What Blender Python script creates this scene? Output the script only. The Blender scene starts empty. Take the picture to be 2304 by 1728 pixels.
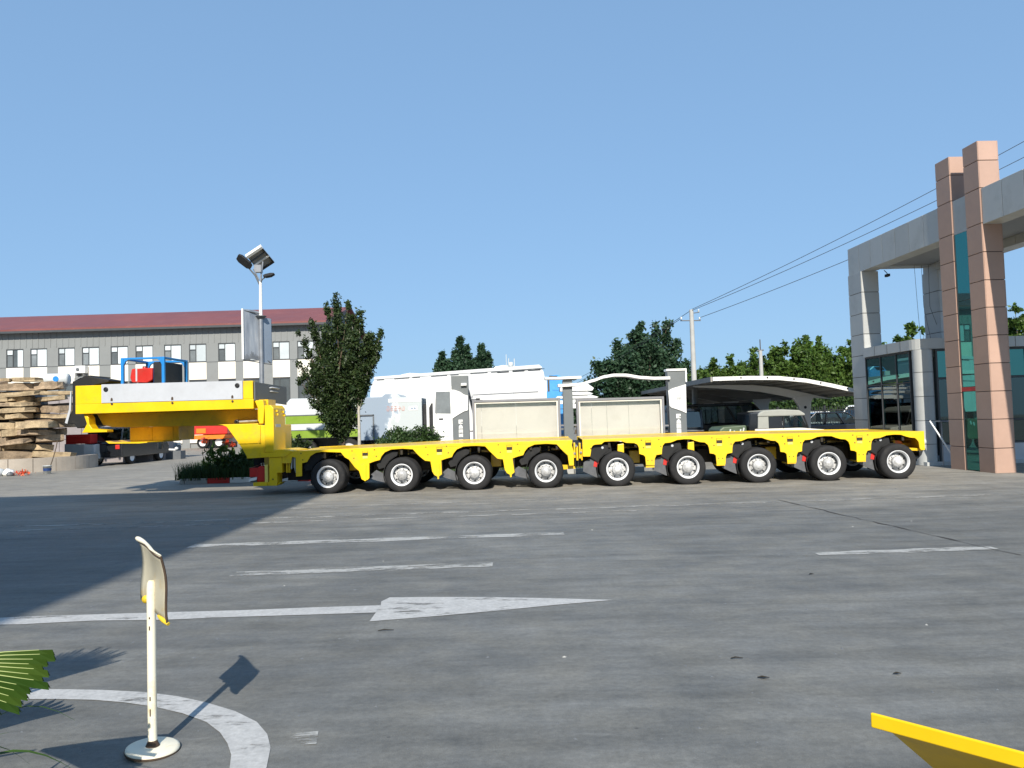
import bpy, math, random
import numpy as np
from mathutils import Vector, Matrix
R = math.radians
S = bpy.context.scene
COL = S.collection
rng = random.Random(7)

# ---------------------------------------------------------------- camera, sky, sun, exposure
cam_data = bpy.data.cameras.new('camera'); cam = bpy.data.objects.new('camera', cam_data); COL.objects.link(cam)
cam_data.sensor_width = 36.0; cam_data.lens = 36.0 * 1750.0 / 2304.0
cam_data.clip_start = 0.05; cam_data.clip_end = 3000
cam.matrix_world = Matrix.Translation((0, 0, 1.6)) @ Matrix.Rotation(R(92.5), 4, 'X') @ Matrix.Rotation(R(-1.7), 4, 'Z')
S.camera = cam
SUN_EL, SUN_AZ = 36.0, 0.8          # sun almost straight behind the camera, a touch to the left
world = bpy.data.worlds.new('World'); S.world = world; world.use_nodes = True
wn = world.node_tree.nodes; wl = world.node_tree.links; wn.clear()
wo = wn.new('ShaderNodeOutputWorld'); wb = wn.new('ShaderNodeBackground'); sky = wn.new('ShaderNodeTexSky')
sky.sky_type = 'NISHITA'; sky.sun_disc = False
sky.sun_elevation = R(SUN_EL); sky.sun_rotation = R(180.0 + SUN_AZ)
sky.altitude = 0; sky.air_density = 1.0; sky.dust_density = 0.6; sky.ozone_density = 2.5
wb.inputs['Strength'].default_value = 0.14
gm = wn.new('ShaderNodeGamma'); gm.inputs[1].default_value = 0.3; wl.new(sky.outputs[0], gm.inputs[0])
tn = wn.new('ShaderNodeMix'); tn.data_type = 'RGBA'; tn.blend_type = 'MULTIPLY'; tn.inputs[0].default_value = 1.0; tn.inputs[7].default_value = (1.14, 1.73, 2.44, 1)
wl.new(gm.outputs[0], tn.inputs[6]); wl.new(tn.outputs[2], wb.inputs[0]); wl.new(wb.outputs[0], wo.inputs[0])
sun_d = bpy.data.lights.new('sun', 'SUN'); sun = bpy.data.objects.new('sun', sun_d); COL.objects.link(sun)
sun_d.energy = 4.6; sun_d.angle = R(0.53); sun_d.color = (1.0, 0.93, 0.82)
to_sun = Vector((-math.sin(R(SUN_AZ)) * math.cos(R(SUN_EL)), -math.cos(R(SUN_AZ)) * math.cos(R(SUN_EL)), math.sin(R(SUN_EL))))
sun.rotation_euler = to_sun.to_track_quat('Z', 'Y').to_euler()
sun.location = (-6, -30, 40)
S.view_settings.view_transform = 'Standard'; S.view_settings.look = 'None'
S.view_settings.exposure = 0.5; S.view_settings.gamma = 1.0; S.view_settings.use_curve_mapping = False
S.cycles.max_bounces = 8; S.cycles.transparent_max_bounces = 24

# ---------------------------------------------------------------- materials
class NT:
    def __init__(s, name):
        s.m = bpy.data.materials.new(name); s.m.use_nodes = True
        s.n = s.m.node_tree.nodes; s.l = s.m.node_tree.links
        s.b = s.n['Principled BSDF']; s.out = s.n['Material Output']
    def node(s, t, **k):
        o = s.n.new(t)
        for a, v in k.items(): setattr(o, a, v)
        return o
    def link(s, a, b): s.l.new(a, b)
    def coords(s, kind='Object', scale=(1, 1, 1)):
        tc = s.node('ShaderNodeTexCoord'); mp = s.node('ShaderNodeMapping')
        mp.inputs['Scale'].default_value = scale
        if kind == 'World':
            g = s.node('ShaderNodeNewGeometry'); s.link(g.outputs['Position'], mp.inputs[0])
        else: s.link(tc.outputs[kind], mp.inputs[0])
        return mp.outputs[0]
    def noise(s, vec, scale, detail=4, rough=.55):
        o = s.node('ShaderNodeTexNoise'); o.inputs['Scale'].default_value = scale
        o.inputs['Detail'].default_value = detail; o.inputs['Roughness'].default_value = rough
        if vec is not None: s.link(vec, o.inputs['Vector'])
        return o.outputs[0]
    def ramp(s, fac, stops):
        o = s.node('ShaderNodeValToRGB'); e = o.color_ramp.elements
        while len(e) < len(stops): e.new(0.5)
        for x, (p, c) in zip(e, stops):
            x.position = p; x.color = (c, c, c, 1) if isinstance(c, (int, float)) else (*c, 1)
        s.link(fac, o.inputs[0]); return o.outputs[0]
    def mix(s, fac, a, b, blend='MIX'):
        o = s.node('ShaderNodeMix', data_type='RGBA', blend_type=blend)
        for sock, v in ((o.inputs[0], fac), (o.inputs[6], a), (o.inputs[7], b)):
            if hasattr(v, 'is_output'): s.link(v, sock)
            elif isinstance(v, (int, float)): sock.default_value = v
            else: sock.default_value = (*v, 1)
        return o.outputs[2]
    def bump(s, h, strength=.3, dist=.01):
        o = s.node('ShaderNodeBump'); o.inputs['Strength'].default_value = strength; o.inputs['Distance'].default_value = dist
        s.link(h, o.inputs['Height']); s.link(o.outputs[0], s.b.inputs['Normal'])

def mat(name, col, rough=.5, metal=0.0, var=.18, scale=3.0, bump=0.0, coat=0.0, dirt=None, dirt_amt=.35, each=0.0):
    t = NT(name); v = t.coords('World')
    n1 = t.noise(v, scale, 5); n2 = t.noise(v, scale * 9, 3)
    f = t.ramp(n1, [(.3, 1 - var), (.7, 1 + var * .4)])
    c = t.mix(1.0, col, f, 'MULTIPLY')
    if each:
        oi = t.node('ShaderNodeObjectInfo'); c = t.mix(1.0, c, t.ramp(oi.outputs['Random'], [(0, 1 - each), (1, 1 + each * .5)]), 'MULTIPLY')
    f2 = t.ramp(n2, [(.3, 1 - var * .4), (.7, 1.0)])
    c = t.mix(1.0, c, f2, 'MULTIPLY')
    if dirt:
        n3 = t.noise(v, scale * .8 + .7, 7, .7)
        c = t.mix(t.ramp(n3, [(.52, 0.0), (.75, dirt_amt)]), c, dirt)
    t.link(c, t.b.inputs['Base Color'])
    t.link(t.ramp(n1, [(.2, max(0, rough - .07)), (.8, min(1, rough + .1))]), t.b.inputs['Roughness'])
    t.b.inputs['Metallic'].default_value = metal
    if coat:
        t.b.inputs['Coat Weight'].default_value = coat; t.b.inputs['Coat Roughness'].default_value = .12
    if bump: t.bump(n2, bump, .01)
    return t.m

def leaf_mat(name, c1, c2, trans=.25):
    t = NT(name); g = t.node('ShaderNodeNewGeometry')
    v = t.coords('World'); big = t.noise(v, 1.3, 3)
    c = t.mix(g.outputs['Random Per Island'], c1, c2)
    c = t.mix(1.0, c, t.ramp(big, [(.3, .7), (.7, 1.15)]), 'MULTIPLY')
    t.link(c, t.b.inputs['Base Color']); t.b.inputs['Roughness'].default_value = .5
    t.b.inputs['Specular IOR Level'].default_value = .3
    tr = t.node('ShaderNodeBsdfTranslucent'); t.link(c, tr.inputs[0])
    mx = t.node('ShaderNodeMixShader'); mx.inputs[0].default_value = trans
    t.link(t.b.outputs[0], mx.inputs[1]); t.link(tr.outputs[0], mx.inputs[2]); t.link(mx.outputs[0], t.out.inputs[0])
    return t.m

def glass_mat(name, tint, refl=.14):
    t = NT(name); t.n.remove(t.b)
    tr = t.node('ShaderNodeBsdfTransparent'); tr.inputs[0].default_value = (*tint, 1)
    gl = t.node('ShaderNodeBsdfGlossy'); gl.inputs['Roughness'].default_value = .02; gl.inputs[0].default_value = (.85, .95, .93, 1)
    fr = t.node('ShaderNodeFresnel'); fr.inputs[0].default_value = 1.5
    ad = t.node('ShaderNodeMath', operation='ADD'); ad.inputs[1].default_value = refl; t.link(fr.outputs[0], ad.inputs[0])
    mx = t.node('ShaderNodeMixShader'); t.link(ad.outputs[0], mx.inputs[0])
    t.link(tr.outputs[0], mx.inputs[1]); t.link(gl.outputs[0], mx.inputs[2]); t.link(mx.outputs[0], t.out.inputs[0])
    return t.m

M = {}
M['yellow'] = mat('yellow_paint', (.84, .55, .004), .42, var=.08, scale=2.2, coat=.15, dirt=(.42, .29, .07), dirt_amt=.5)
M['yellow_pale'] = mat('pale_yellow_paint', (.85, .68, .14), .5, var=.1)
M['yellow_old'] = mat('worn_yellow_paint', (.8, .5, .006), .4, var=.12, scale=4, coat=.2, dirt=(.3, .18, .03), dirt_amt=.5)
M['panel_grey'] = mat('light_grey_sheet', (.5, .52, .55), .45, var=.08, scale=1.5, dirt=(.34, .34, .33), dirt_amt=.3)
M['dark_grey'] = mat('dark_grey_steel', (.13, .14, .15), .45, var=.15, scale=3)
M['black'] = mat('black_paint', (.018, .019, .021), .45, var=.3, scale=4)
M['black_gloss'] = mat('black_car_paint', (.014, .016, .02), .15, var=.1, scale=2, coat=.7)
M['rubber'] = mat('tyre_rubber', (.013, .013, .014), .8, var=.3, scale=8, dirt=(.05, .046, .04), dirt_amt=.4, bump=.15)
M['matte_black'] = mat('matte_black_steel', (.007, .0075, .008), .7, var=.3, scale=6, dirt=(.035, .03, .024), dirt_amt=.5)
M['rim'] = mat('silver_rim_paint', (.78, .79, .80), .35, var=.1, scale=5, dirt=(.26, .24, .21), dirt_amt=.6, each=.15)
M['hub'] = mat('chalky_hub_metal', (.62, .62, .61), .45, metal=.2, var=.25, scale=14, dirt=(.07, .065, .06), dirt_amt=.85, each=.3)
M['steel'] = mat('bare_steel', (.42, .41, .39), .35, metal=.8, var=.2, scale=9, dirt=(.12, .08, .05), dirt_amt=.6)
M['flap'] = mat('grey_rubber_flap', (.10, .105, .115), .6, var=.3, scale=7, dirt=(.2, .19, .18))
M['brass'] = mat('brass_fitting', (.5, .36, .12), .35, metal=.7, var=.2)
M['under'] = mat('shade_dark_chassis', (.030, .022, .008), .65, var=.35, scale=4, dirt=(.04, .03, .02))  # near-black base stands in for deep shade under the deck, grime on top
M['red'] = mat('red_paint', (.55, .025, .018), .4, var=.12, scale=3, dirt=(.25, .05, .03))
M['orange'] = mat('orange_lens', (.85, .2, .02), .3, var=.08)
M['white'] = mat('white_paint', (.8, .8, .78), .4, var=.05, scale=1.2, dirt=(.62, .6, .54), dirt_amt=.3)
M['cream'] = mat('cream_paint', (.75, .71, .62), .5, var=.06, scale=2, dirt=(.55, .5, .4), dirt_amt=.3)
M['post_grey'] = mat('grey_painted_post', (.145, .16, .165), .5, var=.08, scale=2.5)
M['frame_grey'] = mat('grey_frame', (.22, .22, .23), .45, var=.1)
M['blue'] = mat('blue_paint', (.015, .23, .62), .4, var=.1, coat=.2)
M['lblue'] = mat('light_blue_truck_paint', (.08, .33, .72), .3, var=.08, coat=.4)
M['navy'] = mat('dark_blue_paint', (.02, .05, .16), .35, var=.1)
M['green_stripe'] = mat('green_stripe_paint', (.19, .30, .02), .45, var=.1)
M['greywhite'] = mat('grey_white_panel', (.55, .58, .58), .5, var=.08, scale=1)
M['bluegrey'] = mat('blue_grey_panel', (.27, .33, .41), .5, var=.12, scale=1)
M['wall_grey'] = mat('grey_cladding_wall', (.215, .225, .222), .7, var=.08, scale=.35, dirt=(.17, .175, .17), dirt_amt=.5)
M['roof_red'] = mat('red_metal_roof', (.20, .058, .05), .55, var=.18, scale=.3, dirt=(.3, .12, .1), dirt_amt=.4)
M['pane_white'] = mat('window_with_white_blind', (.66, .72, .74), .18, var=.12, scale=.8, each=.32)
M['pane_grey'] = mat('window_grey_glass', (.20, .22, .225), .15, var=.3, scale=.9, each=.45)
M['pane_dark'] = mat('window_dark_glass', (.10, .115, .12), .12, var=.3, scale=.9)
M['frame_dark'] = mat('dark_window_frame', (.05, .055, .06), .5, var=.1)
M['pink'] = mat('pink_stone_panel', (.45, .295, .225), .55, var=.09, scale=1.1, bump=.03, dirt=(.33, .23, .18), dirt_amt=.35, each=.09)
M['gate_white'] = mat('pale_grey_cladding_panel', (.44, .45, .44), .45, var=.06, scale=1.1, dirt=(.30, .30, .28), dirt_amt=.5, each=.10)
M['joint'] = mat('dark_panel_joint', (.06, .055, .05), .8)
M['soffit'] = mat('grey_soffit', (.3, .3, .29), .7, var=.1)
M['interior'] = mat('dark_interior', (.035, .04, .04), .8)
M['curtain_blue'] = mat('blue_curtain', (.02, .16, .36), .8, var=.15)
M['curtain_grey'] = mat('grey_curtain', (.34, .33, .34), .8, var=.15)
M['teal'] = glass_mat('teal_tinted_glass', (.16, .52, .52), .06)
M['dglass'] = glass_mat('dark_green_glass', (.16, .42, .44), .05)
def coated_glass(name, tint, body):
    t = NT(name); t.b.inputs['Base Color'].default_value = (*body, 1); t.b.inputs['Roughness'].default_value = .3
    gl = t.node('ShaderNodeBsdfGlossy'); gl.inputs['Roughness'].default_value = .015; gl.inputs[0].default_value = (*tint, 1)
    mx = t.node('ShaderNodeMixShader'); mx.inputs[0].default_value = .62
    t.link(t.b.outputs[0], mx.inputs[1]); t.link(gl.outputs[0], mx.inputs[2]); t.link(mx.outputs[0], t.out.inputs[0])
    return t.m
M['mirror_teal'] = coated_glass('coated_teal_glass', (.07, .32, .29), (.003, .05, .045))
M['green_glass'] = coated_glass('green_coated_glass', (.10, .30, .27), (.004, .035, .03))
M['clear'] = glass_mat('case_glass', (.985, .985, .98), .0)
M['car_glass'] = glass_mat('car_window_glass', (.35, .4, .4), .08)
M['stone'] = mat('sandstone_slab', (.42, .32, .19), .85, var=.3, scale=3.5, bump=.5, dirt=(.16, .12, .08), dirt_amt=.7)
M['stone2'] = mat('brown_stone_slab', (.3, .23, .16), .85, var=.3, scale=4, bump=.5, dirt=(.1, .08, .05), dirt_amt=.7)
def stone_mat(name, col, dark):
    t = NT(name); v = t.coords('World'); oi = t.node('ShaderNodeObjectInfo')
    n1 = t.noise(v, 4, 6, .65); n2 = t.noise(v, 22, 5, .7)
    c = t.mix(oi.outputs['Random'], col, tuple(x * .72 for x in col))
    c = t.mix(1.0, c, t.ramp(n1, [(.3, .6), (.6, 1.1)]), 'MULTIPLY'); c = t.mix(1.0, c, t.ramp(n2, [(.3, .7), (.7, 1.15)]), 'MULTIPLY')
    c = t.mix(t.ramp(t.noise(v, 2.3, 7, .7), [(.5, 0.0), (.7, .75)]), c, dark)
    t.link(c, t.b.inputs['Base Color']); t.b.inputs['Roughness'].default_value = .9; t.bump(n2, .6, .02)
    return t.m
M['stone'] = stone_mat('sandstone_block', (.50, .385, .235), (.15, .11, .07)); M['stone2'] = stone_mat('brown_stone_block', (.40, .30, .20), (.10, .075, .05))
M['mauve'] = mat('dusty_mauve_sheet', (.30, .27, .27), .7, var=.2, scale=1.2, dirt=(.16, .14, .13), dirt_amt=.6)
M['basin'] = mat('basin_concrete', (.42, .37, .31), .8, var=.15, scale=1.5, bump=.2, dirt=(.25, .21, .17), dirt_amt=.5)
M['concrete'] = mat('pole_concrete', (.42, .42, .40), .8, var=.12, scale=4)
M['galv'] = mat('galvanised_pole', (.3, .32, .35), .4, metal=.5, var=.15, scale=3)
M['bark'] = mat('brown_bark', (.12, .09, .06), .9, var=.4, scale=14, bump=.6)
M['bark_pale'] = mat('limewashed_bark', (.52, .48, .4), .85, var=.25, scale=10, bump=.4)
M['leaf_dark'] = leaf_mat('dark_leaves', (.017, .038, .011), (.055, .085, .026), .2)
M['leaf_mid'] = leaf_mat('mid_green_leaves', (.028, .06, .018), (.06, .11, .03), .22)
M['leaf_bright'] = leaf_mat('bright_leaves', (.045, .10, .016), (.11, .18, .035), .3)
M['leaf_far'] = leaf_mat('bluish_far_leaves', (.022, .055, .026), (.045, .09, .045), .2)
M['grass'] = leaf_mat('verge_grass', (.03, .065, .02), (.06, .11, .035), .25)
M['palm'] = leaf_mat('fan_palm_leaf', (.030, .078, .010), (.075, .14, .02), .25)
M['palm_rib'] = mat('palm_leaf_rib', (.34, .4, .14), .5)
M['flower'] = leaf_mat('red_flowers', (.6, .05, .03), (.75, .16, .05), .3)
M['plate_sign'] = mat('weathered_sign_back', (.46, .43, .33), .5, var=.14, scale=7, dirt=(.46, .30, .05), dirt_amt=.85)
M['cream_sign'] = mat('cream_sign_enamel', (.78, .73, .58), .45, var=.06, scale=9, dirt=(.55, .36, .06), dirt_amt=.55)
M['sign_yellow'] = mat('yellow_tape', (.72, .5, .03), .5, var=.15, scale=9)
M['twig'] = mat('dark_twig', (.03, .026, .02), .8, var=.3, scale=12)
M['chip'] = mat('pale_stone_chip', (.36, .36, .34), .8)
M['rust'] = mat('rusty_edge', (.08, .05, .03), .8, var=.3, scale=12)
M['soft_top'] = mat('grey_canvas_top', (.34, .35, .32), .8, var=.1, scale=4)
M['army'] = mat('army_green_paint', (.09, .13, .075), .5, var=.2)
M['carport'] = mat('carport_sheet', (.3, .285, .26), .7, var=.15, scale=1.5)
M['wire'] = mat('black_cable', (.03, .03, .035), .6)
M['board'] = mat('beige_notice_board', (.57, .535, .49), .7, var=.06, scale=1.2, dirt=(.44, .40, .35), dirt_amt=.4)
M['redtext'] = mat('faded_red_lettering', (.62, .3, .24), .6)
M['office'] = mat('office_wall', (.4, .39, .37), .7)

# ---------------------------------------------------------------- helpers
def link(o, parent=None):
    COL.objects.link(o)
    if parent is not None: o.parent = parent
    return o

class MB:
    """collects shapes and links them as ONE mesh object"""
    def __init__(s): s.v = []; s.f = []; s.sm = []; s.mi = []; s.cur = 0
    def add(s, vs, fs, smooth=False, xf=None):
        b = len(s.v)
        for p in vs:
            p = Vector(p)
            s.v.append(tuple(xf @ p) if xf is not None else tuple(p))
        for f in fs: s.f.append([i + b for i in f]); s.sm.append(smooth); s.mi.append(s.cur)
        return s
    def box(s, a, b, xf=None):
        x0, y0, z0 = a; x1, y1, z1 = b
        s.add([(x0, y0, z0), (x1, y0, z0), (x1, y1, z0), (x0, y1, z0), (x0, y0, z1), (x1, y0, z1), (x1, y1, z1), (x0, y1, z1)],
              [(0, 3, 2, 1), (4, 5, 6, 7), (0, 1, 5, 4), (1, 2, 6, 5), (2, 3, 7, 6), (3, 0, 4, 7)], xf=xf); return s
    def prism(s, poly, y0, y1, xf=None):
        """polygon in x,z pushed along y (front y0, back y1); concave outlines are fine"""
        n = len(poly); a = sum(poly[i][0] * poly[(i + 1) % n][1] - poly[(i + 1) % n][0] * poly[i][1] for i in range(n))
        if a < 0: poly = poly[::-1]
        vs = [(x, y0, z) for x, z in poly] + [(x, y1, z) for x, z in poly]
        from mathutils.geometry import tessellate_polygon
        tr = tessellate_polygon([[Vector((x, z, 0)) for x, z in poly]])
        fs = []
        for t in tr:
            (ax, az), (bx, bz), (cx, cz) = (poly[i] for i in t)
            ar = (bx - ax) * (cz - az) - (cx - ax) * (bz - az)
            t = t if ar > 0 else t[::-1]
            fs.append(tuple(t)); fs.append(tuple(i + n for i in t[::-1]))
        for i in range(n):
            j = (i + 1) % n; fs.append((j, i, i + n, j + n))
        s.add(vs, fs, xf=xf); return s
    def tube(s, pts, r, n=8, caps=True):
        pts = [Vector(p) for p in pts]; rs = r if isinstance(r, (list, tuple)) else [r] * len(pts)
        vs = []; up = None
        for i, p in enumerate(pts):
            d = (pts[min(i + 1, len(pts) - 1)] - pts[max(i - 1, 0)]).normalized()
            if up is None: up = Vector((0, 0, 1)) if abs(d.z) < .9 else Vector((1, 0, 0))
            a = d.cross(up)
            if a.length < 1e-4: a = d.cross(Vector((0, 1, 0)))
            a.normalize(); b = a.cross(d).normalized(); up = b
            for k in range(n):
                t = 2 * math.pi * k / n; vs.append(p + (a * math.cos(t) + b * math.sin(t)) * rs[i])
        fs = []
        for i in range(len(pts) - 1):
            for k in range(n):
                k2 = (k + 1) % n; fs.append((i * n + k, i * n + k2, (i + 1) * n + k2, (i + 1) * n + k))
        s.add(vs, fs, True)
        if caps:
            s.add(vs[:n], [tuple(range(n))[::-1]]); s.add(vs[-n:], [tuple(range(n))])
        return s
    def lathe(s, prof, n=32, xf=None, smooth=True):
        """profile (radius, height) turned about local Z; use xf to place it"""
        vs = []; fs = []
        for r, h in prof:
            for k in range(n):
                t = 2 * math.pi * k / n; vs.append((r * math.cos(t), r * math.sin(t), h))
        for i in range(len(prof) - 1):
            for k in range(n):
                k2 = (k + 1) % n; fs.append((i * n + k, i * n + k2, (i + 1) * n + k2, (i + 1) * n + k))
        s.add(vs, fs, smooth, xf)
        return s
    def disc(s, c, r, axis='y', n=12, th=.004):
        rot = Matrix.Rotation(R(90), 4, 'X') if axis == 'y' else (Matrix.Rotation(R(90), 4, 'Y') if axis == 'x' else Matrix.Identity(4))
        xf = Matrix.Translation(c) @ rot
        s.lathe([(0.0001, th), (r, th), (r, -th), (0.0001, -th)], n, xf, False); return s
    def build(s, name, m, parent=None, loc=None, rz=0, bevel=0, seg=2, kind=None, label=None):
        me = bpy.data.meshes.new(name); me.from_pydata(s.v, [], s.f)
        me.polygons.foreach_set('use_smooth', s.sm)
        ms = m if isinstance(m, (list, tuple)) else [m]
        for x in ms: me.materials.append(M[x] if isinstance(x, str) else x)
        me.polygons.foreach_set('material_index', s.mi)
        me.update()
        o = bpy.data.objects.new(name, me); link(o, parent)
        if loc: o.location = loc
        o.rotation_euler.z = rz
        if bevel:
            b = o.modifiers.new('bevel', 'BEVEL'); b.width = bevel; b.segments = seg; b.limit_method = 'ANGLE'; b.angle_limit = R(40)
        if kind: o['kind'] = kind
        if label: o['label'] = label
        return o

def tag(o, label, cat, group=None):
    o['label'] = label; o['category'] = cat
    if group: o['group'] = group
    return o
def thing(name, label, cat, loc=(0, 0, 0), rz=0.0, group=None):
    o = bpy.data.objects.new(name, None); o.empty_display_size = .3; COL.objects.link(o)
    o.location = loc; o.rotation_euler.z = rz
    return tag(o, label, cat, group)
def copy_part(o, parent, loc=None):
    c = o.copy(); link(c, parent)
    if loc is not None: c.location = loc
    return c
def copy_tree(o, parent=None):
    c = o.copy(); COL.objects.link(c)
    if parent is not None: c.parent = parent
    for ch in list(o.children): copy_tree(ch, c)
    return c
def leaves(name, P, m, parent, size=.06, aspect=.55, seed=1, kind=None, up=.0):
    """one mesh of folded leaf faces centred on the points P"""
    r = np.random.default_rng(seed); P = np.asarray(P, float); n = len(P)
    d = r.normal(size=(n, 3)); d[:, 2] += up; d /= np.linalg.norm(d, axis=1)[:, None]
    e = np.cross(d, r.normal(size=(n, 3))); e /= np.linalg.norm(e, axis=1)[:, None]; nn = np.cross(d, e)
    L = size * r.uniform(.6, 1.3, n)[:, None]; W = L * aspect
    V = np.stack([P - d * L, P + e * W + nn * W * .35, P + d * L, P - e * W + nn * W * .35], 1).reshape(-1, 3)
    me = bpy.data.meshes.new(name); me.vertices.add(4 * n); me.vertices.foreach_set('co', V.ravel())
    me.loops.add(4 * n); me.loops.foreach_set('vertex_index', np.arange(4 * n, dtype=np.int32))
    me.polygons.add(n); me.polygons.foreach_set('loop_start', np.arange(0, 4 * n, 4, dtype=np.int32))
    me.materials.append(M[m]); me.update(calc_edges=True); me.validate()
    o = bpy.data.objects.new(name, me); link(o, parent)
    if kind: o['kind'] = kind
    return o
def plume_points(root, tip, r, n, g, start=.25, peak=.5):
    """points in an upright ragged plume from root to tip"""
    root = np.array(root, float); tip = np.array(tip, float)
    nc = max(4, n // 38); t = g.uniform(start, 1.0, nc) ** .9
    w = r * np.where(t < peak, .45 + .55 * (t - start) / max(peak - start, .01), np.maximum(0, 1 - ((t - peak) / (1 - peak)) ** 1.5) * .95 + .06)
    ax = root + (tip - root) * t[:, None]
    off = g.normal(size=(nc, 3)); off /= np.linalg.norm(off, axis=1)[:, None]; off *= (g.uniform(.3, 1.0, nc) ** .6 * w)[:, None]
    c = ax + off; k = g.integers(0, nc, n)
    return c[k] + g.normal(size=(n, 3)) * (.22 * r * .6 + .02)
def tree(name, label, base, trunk_top, plumes, m, bark, n, leaf, seed, group=None, cat='tree', trunk_r=.08, start=.25, peak=.5):
    g = np.random.default_rng(seed); t = thing(name, label, cat, base, 0, group)
    tt = Vector(trunk_top); tr = MB()
    mid = tt * .5 + Vector((trunk_r * .4, trunk_r * .3, 0))
    tr.tube([(0, 0, -.05), mid, tt], [trunk_r * 1.25, trunk_r, trunk_r * .75], 8)
    pts = []
    tot = sum(p[3] * (Vector(p[:3]) - tt).length for p in plumes)
    for (x, y, z, r) in plumes:
        tip = Vector((x, y, z)); ln = (tip - tt).length
        k = tt.lerp(tip, .45) + Vector((g.normal() * .08 * ln * .4, g.normal() * .05 * ln, 0))
        tr.tube([tt * .92, k, tt.lerp(tip, .93)], [trunk_r * .6, trunk_r * .32, trunk_r * .08], 5, False)
        pts.append(plume_points(tt, tip, r, int(n * r * ln / tot), g, start, peak))
    tr.build('trunk', bark, t)
    leaves('crown', np.concatenate(pts), m, t, leaf, seed=seed)
    return t

# ---------------------------------------------------------------- ground
def ground_material():
    t = NT('worn_concrete_yard')
    g = t.node('ShaderNodeNewGeometry'); sep = t.node('ShaderNodeSeparateXYZ'); t.link(g.outputs['Position'], sep.inputs[0])
    v = t.coords('World'); vs = t.coords('World', (.35, .95, 1)); vd = t.coords('World', (1.0, .35, 1))
    rot = t.node('ShaderNodeMapping'); rot.inputs['Rotation'].default_value = (0, 0, R(28)); rot.inputs['Scale'].default_value = (.35, 2.2, 1)
    t.link(g.outputs['Position'], rot.inputs[0])
    big = t.noise(v, .16, 4, .55); streak = t.noise(vs, 1.1, 6, .65); med = t.noise(v, 1.6, 6, .65); fine = t.noise(v, 26, 5, .7)
    wear = t.noise(rot.outputs[0], 1.5, 6, .7); grain = t.noise(v, 140, 2, .6)
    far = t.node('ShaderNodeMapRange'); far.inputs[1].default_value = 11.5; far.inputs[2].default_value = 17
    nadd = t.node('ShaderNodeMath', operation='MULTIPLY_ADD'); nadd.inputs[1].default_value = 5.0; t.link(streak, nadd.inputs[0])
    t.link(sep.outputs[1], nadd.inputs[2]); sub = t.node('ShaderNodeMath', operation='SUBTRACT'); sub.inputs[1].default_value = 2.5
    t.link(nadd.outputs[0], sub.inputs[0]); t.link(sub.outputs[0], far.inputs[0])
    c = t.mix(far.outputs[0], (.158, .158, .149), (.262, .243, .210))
    c = t.mix(1.0, c, t.ramp(big, [(.35, .82), (.65, 1.08)]), 'MULTIPLY')
    c = t.mix(1.0, c, t.ramp(streak, [(.3, .86), (.5, 1.0), (.72, 1.1)]), 'MULTIPLY')
    c = t.mix(1.0, c, t.ramp(med, [(.3, .82), (.5, 1.0), (.72, 1.16)]), 'MULTIPLY')
    hue = t.noise(t.coords('World', (.7, .9, 1)), 3.1, 5, .6); c = t.mix(1.0, c, t.ramp(hue, [(.35, (.98, 1.0, 1.02)), (.65, (1.02, 1.01, .97))]), 'MULTIPLY')
    c = t.mix(1.0, c, t.ramp(wear, [(.3, .74), (.5, 1.0), (.7, 1.2)]), 'MULTIPLY')
    mid = t.noise(t.coords('World', (.85, 1.15, 1)), 6.5, 6, .7); c = t.mix(1.0, c, t.ramp(mid, [(.32, .87), (.5, 1.0), (.7, 1.1)]), 'MULTIPLY')
    c = t.mix(1.0, c, t.ramp(fine, [(.3, .8), (.6, 1.05), (.8, 1.2)]), 'MULTIPLY')
    c = t.mix(1.0, c, t.ramp(grain, [(.3, .86), (.7, 1.12)]), 'MULTIPLY')
    st = t.noise(v, .9, 7, .72)
    c = t.mix(t.ramp(st, [(.61, 0.0), (.72, .5)]), c, (.07, .072, .075))
    pale = t.noise(rot.outputs[0], 2.6, 7, .75)
    c = t.mix(t.ramp(pale, [(.62, 0.0), (.74, .4)]), c, (.29, .29, .28))
    tr_ = t.node('ShaderNodeMapping'); tr_.inputs['Rotation'].default_value = (0, 0, R(-27)); tr_.inputs['Scale'].default_value = (.07, 1.5, 1); t.link(g.outputs['Position'], tr_.inputs[0])
    trk = t.noise(tr_.outputs[0], 2.2, 3, .5); c = t.mix(1.0, c, t.ramp(trk, [(.40, 1.0), (.46, .94), (.5, .99), (.58, 1.0), (.63, 1.04), (.68, 1.0)]), 'MULTIPLY')
    spot = t.node('ShaderNodeTexVoronoi'); spot.inputs['Scale'].default_value = 2.3; t.link(v, spot.inputs['Vector'])
    c = t.mix(t.ramp(spot.outputs['Distance'], [(.018, .6), (.03, 0.0)]), c, (.05, .05, .05))
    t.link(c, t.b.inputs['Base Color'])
    t.link(t.ramp(med, [(.3, .62), (.7, .85)]), t.b.inputs['Roughness'])
    ad = t.node('ShaderNodeMath', operation='ADD'); t.link(fine, ad.inputs[0]); t.link(grain, ad.inputs[1])
    t.bump(ad.outputs[0], .35, .006)
    return t.m
M['ground'] = ground_material()
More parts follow.
